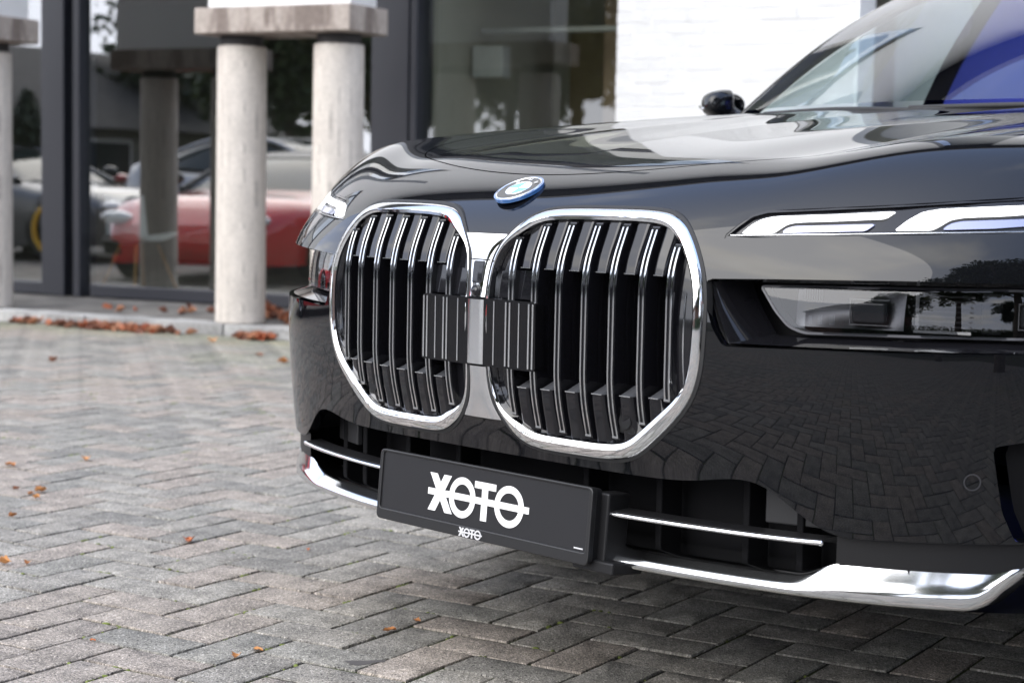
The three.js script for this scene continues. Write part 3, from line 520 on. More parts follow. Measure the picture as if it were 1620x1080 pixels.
// radar cover between the kidneys
{
  const r = part('radar_cover', patch(cornered([[-0.140, 0.683], [0.140, 0.683], [0.142, 0.571], [-0.142, 0.571]], 0.004), 0.0025, 0.02, 0.008, kBend), M.radar, car);
  const ln = (x, w, y0 = 0.5745, y1 = 0.6795) => part('chrome_line', bar(x, w, y0, y1, (y) => kBend(Math.abs(x), y) + 0.0036, 0.003, 8), M.satin, r);
  for (const s of [-1, 1]) { ln(s * 0.045, 0.0026); ln(s * 0.104, 0.0026); for (const x of [0.078, 0.131]) { ln(s * (x - 0.0045), 0.0034); ln(s * (x + 0.0045), 0.0034); } }
  // flush field above the cover
  for (const s of [-1, 1]) part('upper_field', patch(cornered(s > 0 ? [[0.03, 0.728], [0.1235, 0.733], [0.1235, 0.685], [0.03, 0.685]] : mirrorX([[0.03, 0.728], [0.1235, 0.733], [0.1235, 0.685], [0.03, 0.685]]), 0.003), -0.010, 0.03, 0.01, kFace), M.gloss, r);
  const spine = (w, y0, y1, off, name, mat, n = 20, fn = kFace) => part(name, [grid(8, n, (u, v) => { const y = y0 + (y1 - y0) * v, W = w(y), t = u * 2 - 1; return [W * t, y, fn(Math.abs(W * t), y) + off + 0.003 * (1 - t ** 6)]; }), ...[-1, 1].map((k) => grid(1, n, (u, v) => { const y = y0 + (y1 - y0) * v, W = w(y); return [k * W, y, fn(W, y) + off - 0.03 * (k > 0 ? u : 1 - u)]; }))], mat, r);
  spine(natural([0.685, 0.70, 0.72, 0.745, 0.765, 0.789], [0.0205, 0.0205, 0.022, 0.025, 0.033, 0.053]), 0.685, 0.789, 0.0015, 'centre_bridge', M.chrome, 30);
  spine(() => 0.0195, 0.5735, 0.6805, 0.0030, 'centre_strip', M.satin, 20, kBend);
  spine(natural([0.475, 0.485, 0.50, 0.52, 0.545, 0.569], [0.05, 0.044, 0.034, 0.026, 0.0215, 0.0205]), 0.482, 0.569, 0.0015, 'centre_flare', M.satin);
  part('sensor_window', patch(cornered([[-0.0125, 0.744], [0.0125, 0.744], [0.0105, 0.707], [-0.0105, 0.707]], 0.002), 0.0062, 0.004, 0.004, kFace), M.gloss, r);
  part('bridge_step', box(0.046, 0.0016, 0.003, 0, 0.7465, kFace(0, 0.746) + 0.0055), M.black, r);
  const cam = part('front_camera', [new THREE.TorusGeometry(0.0088, 0.0016, 8, 24).translate(0, 0.694, kFace(0, 0.694) + 0.006), new THREE.SphereGeometry(0.0082, 20, 12).scale(1, 1, 0.7).translate(0, 0.694, kFace(0, 0.694) + 0.005)], M.gloss, r);
}

// ---- emblem
const font = await new FontLoader().loadAsync('fonts/droid/droid_sans_bold.typeface.json');
{
  const e = new THREE.Group(); e.name = 'emblem'; e.userData.label = 'round blue ringed bonnet emblem'; car.add(e);
  // seat it on the skin: find the body point on the centre line at z = -0.085
  let y = 0.8; while (bodyF(0, y, -0.083) < 0) y += 0.0005; const P = V3(0, y, -0.083), q = 1e-3, n = V3(0, bodyF(0, y + q, P.z) - bodyF(0, y - q, P.z), bodyF(0, y, P.z + q) - bodyF(0, y, P.z - q)).normalize();
  n.applyAxisAngle(V3(1, 0, 0), -0.10); e.position.copy(P).addScaledVector(n, 0.0025); e.quaternion.setFromUnitVectors(V3(0, 0, 1), n);
  const R = 0.0445, disc = (r, z, mat, name, d = 0.003) => part(name, new THREE.CylinderGeometry(r, r, d, 48).rotateX(Math.PI / 2).translate(0, 0, z), mat, e);
  disc(R, 0.0005, phy([0.05, 0.16, 0.42], 0.2, { clearcoat: 1, metalness: 0.2 }), 'blue_ring', 0.006);
  part('chrome_rim', new THREE.TorusGeometry(R - 0.0045, 0.0017, 8, 64).translate(0, 0, 0.0036), M.chrome, e);
  disc(R - 0.005, 0.0025, M.gloss, 'black_ring');
  part('inner_rim', new THREE.TorusGeometry(0.0235, 0.0009, 8, 48).translate(0, 0, 0.0042), M.chrome, e);
  const white = phy([0.85, 0.86, 0.86], 0.2, { clearcoat: 1 }), blue = phy([0.05, 0.36, 0.62], 0.2, { clearcoat: 1 });
  for (let k = 0; k < 4; k++) part('quadrant', new THREE.CircleGeometry(0.0232, 16, k * Math.PI / 2, Math.PI / 2).translate(0, 0, 0.0045), k % 2 ? blue : white, e);
  ['B', 'M', 'W'].forEach((ch, i) => { const g = new TextGeometry(ch, { font, size: 0.0085, depth: 0.0006, curveSegments: 3 }); g.computeBoundingBox(); g.translate(-(g.boundingBox.max.x + g.boundingBox.min.x) / 2, 0.0268, 0.0042); g.rotateZ((1 - i) * 0.80); part('letter', g, M.chrome, e); });
}

// ---- slim upper lights
for (const s of [1, -1]) {
  const f = (p) => (s > 0 ? p : mirrorX(p)), h = part('slim_light', patch(f(drl), -0.007, 0.0, 0.008), M.gloss, car);
  h.userData.label = s > 0 ? 'lit slim upper light nearest the camera' : 'far slim upper light';
  const lit = phy([0.9, 0.9, 0.9], 0.25, { emissive: C(1, 1, 1), emissiveIntensity: 0.75, clearcoat: 1 });
  const ice = phy([0.36, 0.37, 0.50], 0.12, { clearcoat: 1, metalness: 0.6 });
  const segs = [[[0.487, 0.804], [0.497, 0.817], [0.508, 0.826], [0.525, 0.8305], [0.61, 0.836], [0.681, 0.842], [0.672, 0.8305], [0.615, 0.826], [0.560, 0.8225], [0.547, 0.8195], [0.539, 0.812], [0.533, 0.8055]], [[0.691, 0.814], [0.701, 0.830], [0.713, 0.842], [0.732, 0.847], [0.80, 0.853], [0.868, 0.859], [0.862, 0.846], [0.80, 0.838], [0.762, 0.835], [0.748, 0.831], [0.741, 0.822], [0.735, 0.816]]];
  segs.forEach((p) => part('light_guide', patch(f(cornered(p, 0.003)), -0.0025, 0.004, 0.004), lit, h));
  [[[0.545, 0.8065], [0.549, 0.8135], [0.558, 0.817], [0.665, 0.8235], [0.656, 0.8125]], [[0.746, 0.817], [0.751, 0.826], [0.762, 0.830], [0.82, 0.8345], [0.862, 0.840], [0.855, 0.828], [0.80, 0.8205]]].forEach((p) => part('crystal', patch(f(cornered(p, 0.003)), -0.003, 0.004, 0.004), ice, h));
  part('frame', ring(f(drl), [[-0.001, -0.012], [-0.001, -0.001], [0.0035, -0.001], [0.0035, -0.01]], F), M.gloss, h);
  part('lower_edge', (() => { const pts = []; for (let k = 0; k <= 30; k++) { const x = 0.473 + (0.85 - 0.473) * k / 30, y = 0.801 + 0.0165 * ((x - 0.473) / 0.377) ** 1.1; pts.push([s * x, y, F(x, y) - 0.0015]); } return tube(pts, 0.0012, 60, 6); })(), M.satin, h);
}
// ---- recessed main lights
for (const s of [1, -1]) {
  const f = (p) => (s > 0 ? p : mirrorX(p)), h = part('headlight', ring(f(recess), [[-0.002, -0.02], [0.0, -0.022], [0.004, -0.10]], F, 0.9), M.black, car);
  h.userData.label = s > 0 ? 'recessed main headlight nearest the camera' : 'far recessed main headlight';
  part('housing', patch(f(cornered(recess.filter((_, i) => i % 2 === 0), 0.001)), -0.105, 0, 0.012), M.deep, h);
  // glossy blade at the inner end
  part('inner_blade', grid(10, 14, (u, v) => { const y = 0.641 + (0.732 - 0.641) * v, x0 = 0.457 + 0.034 * (1 - v) ** 1.3, x1 = 0.478 + 0.055 * (1 - v) ** 1.15, x = x0 + (x1 - x0) * u; return [s * x, y, F(x, y) - 0.012 - 0.062 * u ** 1.5]; }), M.gloss, h);
  part('lower_sill', grid(40, 6, (u, v) => { const x = 0.49 + (0.915 - 0.49) * u, y = 0.642 + 0.004 * u + 0.012 * v; return [s * x, y, F(x, 0.64) - 0.012 - 0.055 * v]; }), M.gloss, h);
  const lens = cornered([[0.507, 0.727], [0.534, 0.690], [0.555, 0.668], [0.578, 0.6595], [0.717, 0.662], [0.843, 0.663], [0.895, 0.665], [0.90, 0.731], [0.837, 0.7335], [0.66, 0.731]], 0.008);
  part('lens', patch(f(lens), -0.052, 0.012, 0.006), M.smoke, h);
  part('lens_rim', ring(f(lens), [[-0.001, -0.07], [-0.001, -0.0505], [0.0025, -0.0505], [0.0025, -0.07]], F), phy([0.10, 0.10, 0.11], 0.2), h);
  const zr = (x, y) => F(x, y) - 0.085;
  for (const [x, w] of [[0.655, 0.052], [0.850, 0.05]]) {      // dark lens module in a thin frame
    const z = zr(x, 0.696) + 0.012, t = (g) => g.rotateY(s * 0.42).translate(s * x, 0.694, z);
    part('light_module', t(box(w, 0.034, 0.012, 0, 0, 0, 0.006)), phy([0.05, 0.053, 0.058], 0.05, { clearcoat: 1 }), h);
    part('module_frame', [t(box(w + 0.006, 0.0016, 0.006, 0, 0.0185, 0)), t(box(w + 0.006, 0.0016, 0.006, 0, -0.0185, 0)), t(box(0.0016, 0.037, 0.006, -w / 2 - 0.002, 0, 0))], M.satin, h);
  }
  part('reflector_bowl', grid(10, 6, (u, v) => { const x = 0.545 + 0.15 * u, y = 0.668 + 0.055 * v; return [s * x, y, zr(x, y) - 0.012 * Math.sin(u * 3.14) * Math.sin(v * 3.14)]; }), phy([0.20, 0.20, 0.21], 0.3, { metalness: 0.8 }), h);
  for (let k = 0; k < 7; k++) { const y = 0.678 + 0.0072 * k; part('cooling_fin', box(0.078, 0.0024, 0.02, 0, 0, 0).rotateY(s * 0.42).translate(s * 0.752, y, zr(0.752, y) + 0.012), phy([0.03, 0.03, 0.033], 0.25), h); }
  part('fin_frame', [box(0.082, 0.004, 0.022, 0, 0, 0).rotateY(s * 0.42).translate(s * 0.751, 0.670, zr(0.75, 0.67) + 0.014), box(0.005, 0.056, 0.02, 0, 0, 0).rotateY(s * 0.42).translate(s * 0.716, 0.698, zr(0.716, 0.698) + 0.008)], M.satin, h);
  part('divider', box(0.03, 0.062, 0.03, 0, 0, 0, 0.004).rotateY(s * 0.5).translate(s * 0.800, 0.698, zr(0.8, 0.698) + 0.004), M.gloss, h);
  for (let k = 0; k < 8; k++) part('grating_rib', box(0.0016, 0.018, 0.004, s * (0.562 + 0.0045 * k), 0.716, zr(0.58, 0.716) + 0.016), M.satin, h);
}
// ---- lower intake, chrome bar, chrome lip, black sill
{
  const lg = part('lower_grille', [grid(60, 4, (u, v) => { const x = -0.74 + 1.48 * u, y = 0.25 + 0.25 * v; return [x, y, fTab(Math.abs(x), 0.4) - 0.13]; }), grid(60, 2, (u, v) => { const x = -0.655 + 1.31 * u; return [x, yLow(Math.abs(x)) + 0.012, F(x, yLow(Math.abs(x))) - 0.012 - 0.12 * v]; }), ...[-1, 1].map((s) => box(0.01, 0.20, 0.2, s * 0.735, 0.385, fTab(0.735, 0.4) - 0.12))], M.deep, car);
  part('blade', grid(60, 3, (u, v) => { const x = -0.632 + 1.264 * u, q = [[0.352, 0.008], [0.361, 0.008], [0.362, -0.03], [0.350, -0.04]][Math.round(v * 3)]; return [x, q[0], fTab(x < 0 ? -x : x, 0.33) + 0.002 + q[1]]; }, 0.5), M.black, lg);
  for (const s of [1, -1]) part('chrome_bar', [grid(40, 6, (u, v) => { const x = 0.0 + 0.632 * u, a = v * Math.PI * 1.5 - 0.6, rz = 0.005 + 0.002 * Math.sin(u * 3.1), ry = 0.0042; return [s * x, 0.3565 + ry * Math.sin(a), fTab(x < 0 ? -x : x, 0.33) + 0.0095 + rz * Math.cos(a)]; }), new THREE.SphereGeometry(0.0046, 10, 8).translate(s * 0.632, 0.3565, fTab(0.632, 0.33) + 0.0095)], M.chrome, lg);
  for (const s of [1, -1]) for (const x of [0.16, 0.313, 0.472, 0.56]) part('strut', box(0.013, 0.17, 0.05, s * x, 0.365, F(x, 0.36) - 0.085, 0.003), M.deep, lg);
  for (const s of [1, -1]) part('corner_plate', box(0.10, 0.06, 0.012, 0, 0, 0, 0.003).rotateY(s * 0.3).translate(s * 0.55, 0.395, F(0.55, 0.4) - 0.075), std([0.02, 0.02, 0.022], 0.5), lg);
  const top = (x) => 0.303 + 0.027 * smooth(0.575, 0.672, x) + 0.009 * smooth(0.66, 0.88, x);
  const lipF = (x) => fTab(Math.abs(x), 0.30) + 0.006;
  const bot = (x) => 0.271 + 0.062 * smooth(0.80, 0.875, x) ** 1.3;
  for (const s of [1, -1]) {
    part('chrome_lip', grid(90, 13, (u, v) => {
      const x = 0.872 * u, yt = Math.max(top(x), bot(x) + 0.003), yb = bot(x), z = lipF(x), w = smooth(0.54, 0.66, x), j = Math.round(v * 13), hgt = yt - yb;
      const q = [[yb - 0.002, -0.05], [yb - 0.002, -0.02], [yb - 0.001, -0.008], [yb + 0.002, -0.001], [yb + 0.006, 0.0025], [yb + hgt * 0.32, 0.003], [yb + hgt * 0.40, 0.002 - 0.002 * w], [yb + hgt * 0.60, -0.004 * w - 0.007 * (1 - w)], [yb + hgt * 0.82, -0.008 * w - 0.016 * (1 - w)], [yt, -0.012 * w - 0.024 * (1 - w)], [yt + 0.001 * (1 - w), -0.016 * w - 0.034 * (1 - w)], [yt + 0.0015 * (1 - w), -0.02 * w - 0.05 * (1 - w)], [yt + 0.002 * (1 - w), -0.03 * w - 0.075 * (1 - w)], [yt + 0.002 * (1 - w), -0.04 * w - 0.10 * (1 - w)]][j];
      return [s * x, q[0], z + q[1]];
    }, 1.0), M.satin, car).userData.label = s > 0 ? 'chrome lower lip nearest the camera' : 'far chrome lower lip';
    part('black_sill', grid(40, 3, (u, v) => { const x = 0.645 + 0.29 * u, y = 0.325 + 0.048 * v; return [s * x, y, fTab(x, 0.34) - 0.008]; }), M.black, car);
    part('side_slot', patch(s > 0 ? slot : mirrorX(slot), -0.03, 0, 0.012), M.deep, car);
    const se = F(0.817, 0.461), nn = Fn(0.817, 0.461), sg = new THREE.RingGeometry(0.0105, 0.0125, 32); const q = new THREE.Quaternion().setFromUnitVectors(V3(0, 0, 1), V3(s * nn[0], nn[1], nn[2])); sg.applyQuaternion(q); sg.translate(s * (0.817 + nn[0] * 0.0006), 0.461 + nn[1] * 0.0006, se + nn[2] * 0.0006);
    part('parking_sensor', sg, std([0.035, 0.035, 0.04], 0.35), car);
    const tow = cornered([[0.552, 0.560], [0.497, 0.561], [0.470, 0.505], [0.470, 0.489], [0.492, 0.492]], 0.008); if (s < 0) part('tow_cover', ring(mirrorX(tow), [[-0.0006, -0.001], [-0.0006, 0.0004], [0.0006, 0.0004], [0.0006, -0.001]], F), M.black, car);
  }
  part('undertray', [grid(30, 20, (u, v) => { const x = -0.85 + 1.7 * u; return [x, 0.262 - 0.03 * smooth(0.05, 0.2, v), lipF(Math.abs(x)) - 0.05 - 4.9 * v]; })], M.deep, car);
}
// ---- number plate
{
  const p = new THREE.Group(); p.name = 'number_plate'; p.userData.label = 'black dealer plate with white lettering'; p.position.set(0, 0.337, 0); p.rotation.x = -0.08; car.add(p);
  const rect = (w, h, r) => { const s = new THREE.Shape(); s.moveTo(-w / 2 + r, -h / 2); s.lineTo(w / 2 - r, -h / 2); s.quadraticCurveTo(w / 2, -h / 2, w / 2, -h / 2 + r); s.lineTo(w / 2, h / 2 - r); s.quadraticCurveTo(w / 2, h / 2, w / 2 - r, h / 2); s.lineTo(-w / 2 + r, h / 2); s.quadraticCurveTo(-w / 2, h / 2, -w / 2, h / 2 - r); s.lineTo(-w / 2, -h / 2 + r); s.quadraticCurveTo(-w / 2, -h / 2, -w / 2 + r, -h / 2); return s; };
  const ext = (s, d, z, bev = 0.0015) => new THREE.ExtrudeGeometry(s, { depth: d, bevelEnabled: bev > 0, bevelThickness: bev, bevelSize: bev, bevelSegments: 2, curveSegments: 8 }).translate(0, 0, z);
  const fr = rect(0.529, 0.121, 0.010); const hole = rect(0.519, 0.1035, 0.008); const pts = hole.getPoints(8).map((q) => V2(q.x, q.y + 0.0075)); fr.holes.push(new THREE.Path(pts));
  const bm = phy([0.016, 0.016, 0.017], 0.33);
  part('plate_frame', ext(fr, 0.008, -0.0095), bm, p);
  part('plate_back', ext(rect(0.524, 0.116, 0.01), 0.012, -0.026), M.black, p);
  part('plate_panel', ext(rect(0.5185, 0.103, 0.008), 0.003, -0.0060, 0).translate(0, 0.0075, 0), phy([0.015, 0.015, 0.017], 0.32), p);
  part('bracket', [box(0.036, 0.12, 0.05, 0.262, -0.006, -0.048, 0.004), box(0.036, 0.12, 0.05, -0.262, -0.006, -0.048, 0.004), box(0.09, 0.02, 0.07, 0.262, -0.062, -0.05, 0.004), box(0.45, 0.09, 0.03, 0, 0, -0.045, 0.004)], M.black, p);
  const white = std([0.85, 0.85, 0.84], 0.5), grey = std([0.55, 0.55, 0.56], 0.5);
  const slab = (poly) => { const s = new THREE.Shape(poly.map(([x, y]) => V2(x, y))); return new THREE.ExtrudeGeometry(s, { depth: 0.0007, bevelEnabled: false, curveSegments: 24 }); };
  const oval = (cx, cy, rx, ry, t) => { const s = new THREE.Shape(); s.absellipse(cx, cy, rx, ry, 0, Math.PI * 2); const h = new THREE.Path(); h.absellipse(cx, cy, rx - t, ry - t, 0, Math.PI * 2); s.holes.push(h); return new THREE.ExtrudeGeometry(s, { depth: 0.0007, bevelEnabled: false, curveSegments: 32 }); };
  const word = (k, ox, oy, z, mat, name) => {
    const T = (g) => g.scale(k, k, 1).translate(ox, oy, z), add = (n, g) => part(name, T(g), mat, p);
    add('x', mergeGeometries([slab([[-0.129, 0.035], [-0.110, 0.035], [-0.066, -0.0295], [-0.085, -0.0295]]), slab([[-0.0915, 0.035], [-0.0725, 0.035], [-0.110, -0.0295], [-0.129, -0.0295]]).translate(0, 0, 0.0002)]));
    add('o', oval(-0.0425, 0.0022, 0.0335, 0.0345, 0.0118)); add('t', slab([[-0.0125, 0.035], [0.0405, 0.035], [0.0405, 0.0235], [0.0215, 0.0235], [0.0215, -0.0295], [0.0065, -0.0295], [0.0065, 0.0235], [-0.0125, 0.0235]])); add('o', oval(0.0745, 0.0030, 0.0355, 0.0345, 0.0118));
    add('bar', slab([[-0.131, 0.0085], [0.123, 0.0085], [0.123, -0.0025], [-0.131, -0.0025]]).translate(0, 0, 0.0004));
  };
  word(1, 0, 0.0015, -0.0029, white, 'letter'); word(0.235, -0.011, -0.0535, 0.0001, grey, 'small_letter');
  part('maker_mark', box(0.02, 0.0022, 0.0006, 0.241, -0.0375, -0.0026), grey, p);
}
// ---- cabin, flanks, wheels of the sedan
{
  const base = (u) => [0.80 * u, 1.062 - 0.0 * u, -1.345 - 0.24 * u * u], head = (u) => [0.60 * u, 1.478 - 0.035 * u * u, -2.06 - 0.09 * u * u];
  const ws = (u, v, o = 0) => { const a = base(u), b = head(u), k = Math.sin(v * Math.PI) * 0.035; return [a[0] + (b[0] - a[0]) * v, a[1] + (b[1] - a[1]) * v + k * 0.8 + o * 0.8, a[2] + (b[2] - a[2]) * v + k * 0.6 + o * 0.55]; };
  const cab = part('windscreen', grid(40, 24, (u, v) => ws((u * 2 - 1) * 0.955, 0.02 + 0.96 * v)), M.carGlass, car);
  for (const s of [1, -1]) {
    part('a_pillar', grid(6, 24, (u, v) => { const a = ws(s * (0.955 + 0.0 * v), v, 0.0), b = ws(s * 1.03, v, -0.05), t = s > 0 ? u : 1 - u; return [a[0] + (b[0] - a[0]) * t + s * 0.01 * Math.sin(t * 3.14), a[1] + (b[1] - a[1]) * t + 0.012 * Math.sin(t * 3.14), a[2] + (b[2] - a[2]) * t + 0.012 * Math.sin(t * 3.14)]; }), M.gloss, car);
    const belt = (z) => [s * (0.83 + 0.04 * smooth(-1.5, -2.2, z) - 0.07 * smooth(-3.6, -5.1, z)), 1.035 + 0.02 * smooth(-2, -4, z)];
    const rail = (z) => [s * (0.605 - 0.03 * smooth(-3, -4.2, z)), 1.452 + 0.05 * smooth(-2.1, -2.8, z) - 0.16 * smooth(-3.3, -4.25, z)];
    const sideGlass = (z0, z1, name, mat) => part(name, grid(20, 8, (u, v) => { const z = z0 + (z1 - z0) * u, b = belt(z), r = z > -2.15 ? ws(s * 1.03, Math.min(1, Math.max(0, (z + 1.60) / -0.55)), -0.05) : rail(z), top = [r[0], Math.max(b[1] + 0.004, r[1] - 0.01)], k = Math.sin(v * 3.14) * 0.025; const t = s > 0 ? v : v; return [b[0] + (top[0] - b[0]) * t + s * k, b[1] + (top[1] - b[1]) * t, z]; }), mat, car);
    sideGlass(-1.66, -2.44, 'front_side_window', M.carGlass); sideGlass(-2.54, -3.95, 'rear_side_window', phy([0.07, 0.09, 0.50], 0, { transmission: 1, thickness: 0, ior: 1.55 })); sideGlass(-2.44, -2.54, 'b_pillar', M.gloss); sideGlass(-3.95, -4.55, 'c_pillar', M.paint);
    part('rear_flank', grid(60, 20, (u, v) => { const z = -1.482 - 3.72 * u, y = 0.22 + 0.815 * v, b = belt(z), w = S(Math.min(y, 0.93), z); const x = (v > 0.84 ? w + (Math.abs(b[0]) - w) * ((v - 0.84) / 0.16) ** 1.2 : w) * (1 - 0.10 * smooth(-4.5, -5.2, z) ** 2); return [s * x, v > 0.999 ? b[1] : y, z]; }), M.paint, car);
    const m = part('door_mirror', (() => { const g = new THREE.SphereGeometry(1, 28, 18); const P = g.attributes.position; for (let i = 0; i < P.count; i++) { let x = P.getX(i), y = P.getY(i), z = P.getZ(i); const sx = Math.sign(x) * Math.abs(x) ** 0.75, sy = Math.sign(y) * Math.abs(y) ** 0.7; P.setXYZ(i, s * (1.03 + sx * 0.056), 1.100 + sy * 0.040 * (1 - 0.15 * sx), -1.80 + (z > 0 ? z * 0.085 : z * 0.02) - 0.03 * sx); } g.computeVertexNormals(); return g; })(), M.paint, car);
    part('mirror_glass', new THREE.CircleGeometry(0.034, 24).scale(1.5, 0.95, 1).rotateY(Math.PI).translate(s * 1.03, 1.10, -1.826), M.chrome, m);
    part('mirror_arm', tube([[s * 0.86, 1.045, -1.76], [s * 0.93, 1.055, -1.77], [s * 1.0, 1.085, -1.785]], 0.018, 12, 10), M.gloss, m);
    part('mirror_trim', tube([[s * 0.978, 1.098, -1.75], [s * 1.03, 1.088, -1.72], [s * 1.082, 1.096, -1.76]], 0.004, 16, 6), M.chrome, m);
    for (const z of [-1.06, -4.09]) {
      const w = part('wheel', new THREE.LatheGeometry([[0.255, -0.12], [0.27, -0.128], [0.335, -0.125], [0.36, -0.105], [0.365, -0.05], [0.365, 0.05], [0.36, 0.105], [0.335, 0.125], [0.27, 0.128], [0.255, 0.12]].map(([r, y]) => V2(r, y)), 48).rotateZ(Math.PI / 2), M.rubber, car); w.position.set(s * 0.83, 0.365, z);
      part('rim', [new THREE.LatheGeometry([[0.05, 0.09], [0.2, 0.095], [0.24, 0.12], [0.262, 0.122], [0.262, -0.1]].map(([r, y]) => V2(r, y)), 40).rotateZ(-s * Math.PI / 2), ...Array.from({ length: 10 }, (_, k) => box(0.03, 0.22, 0.028, s * 0.10, 0.14, 0, 0.006).rotateX(k * Math.PI / 5))], phy([0.35, 0.36, 0.37], 0.25, { metalness: 0.9 }), w);
    }
  }
  part('roof', grid(24, 30, (u, v) => { const z = -2.13 - 2.12 * v, t = u * 2 - 1, w = 0.60 - 0.03 * smooth(-3, -4.2, z), edge = 1.444 + 0.05 * smooth(-2.1, -2.8, z) - 0.16 * smooth(-3.3, -4.25, z); return [w * t, edge + 0.042 * (1 - t * t), z - 0.0 + 0.06 * (1 - t * t) * (1 - v)]; }), M.paint, car);
  part('boot', grid(20, 16, (u, v) => { const t = u * 2 - 1, z = -4.2 - 1.0 * v, w = 0.83 - 0.07 * smooth(-3.6, -5.1, z); return [w * t, (v < 0.4 ? 1.33 - 0.27 * (v / 0.4) : 1.06 - 0.01 * v) * 1 - 0.02 * t * t, z]; }), M.paint, car);
  part('tail', grid(20, 10, (u, v) => { const t = u * 2 - 1; return [0.87 * t, 1.05 - 0.8 * v, -5.2 - 0.06 * (1 - t * t)]; }), M.paint, car);
  part('cowl', grid(30, 4, (u, v) => { const t = (u * 2 - 1) * 0.98, b = base(t); return [b[0], 1.046 + 0.012 * v, b[2] + 0.03 - 0.05 * v]; }), M.rubber, car);
  for (const [x0, x1] of [[0.55, -0.1], [0.0, -0.62]]) part('wiper', tube([ws(x0 / 0.8, -0.035, 0.004), ws((x0 + x1) / 1.6, -0.02, 0.006), ws(x1 / 0.8, -0.02, 0.004)], 0.006, 16, 6), M.rubber, car);
  // interior
  const navy = std([0.012, 0.014, 0.03], 0.6), seatM = std([0.07, 0.09, 0.55], 0.6);
  part('dashboard', grid(24, 10, (u, v) => { const t = u * 2 - 1; return [0.78 * t, 1.02 - 0.05 * v - 0.3 * Math.max(0, v - 0.7), -1.5 - 0.5 * v - 0.15 * t * t * (1 - v)]; }), navy, car);
  part('cabin_floor', box(1.6, 0.05, 3.0, 0, 0.3, -3.0), navy, car);
  part('head_lining', grid(10, 10, (u, v) => [0.56 * (u * 2 - 1), 1.435 + 0.03 * (1 - (u * 2 - 1) ** 2), -2.25 - 1.9 * v]), navy, car);
  for (const s of [1, -1]) {
    const st = part('seat', [box(0.52, 0.68, 0.16, 0, 0, 0, 0.06).rotateX(-0.28).translate(s * 0.38, 0.86, -2.72), box(0.52, 0.16, 0.5, s * 0.38, 0.55, -2.45, 0.06)], seatM, car);
    part('headrest', box(0.27, 0.19, 0.10, 0, 0, 0, 0.045).rotateX(-0.2).translate(s * 0.38, 1.29, -2.86), seatM, st);
  }
  part('rear_bench', [box(1.35, 0.6, 0.18, 0, 0.9, -3.85, 0.06), box(1.3, 0.16, 0.5, 0, 0.55, -3.6, 0.06)], navy, car);
  const sw = part('steering_wheel', [new THREE.TorusGeometry(0.185, 0.016, 10, 40).rotateX(-0.35).translate(0.38, 0.93, -2.12), box(0.30, 0.07, 0.03, 0, 0, 0, 0.015).rotateX(-0.35).translate(0.38, 0.93, -2.12)], navy, car);
  part('rear_mirror', box(0.24, 0.065, 0.03, 0, 1.36, -1.98, 0.015), M.gloss, car);
}

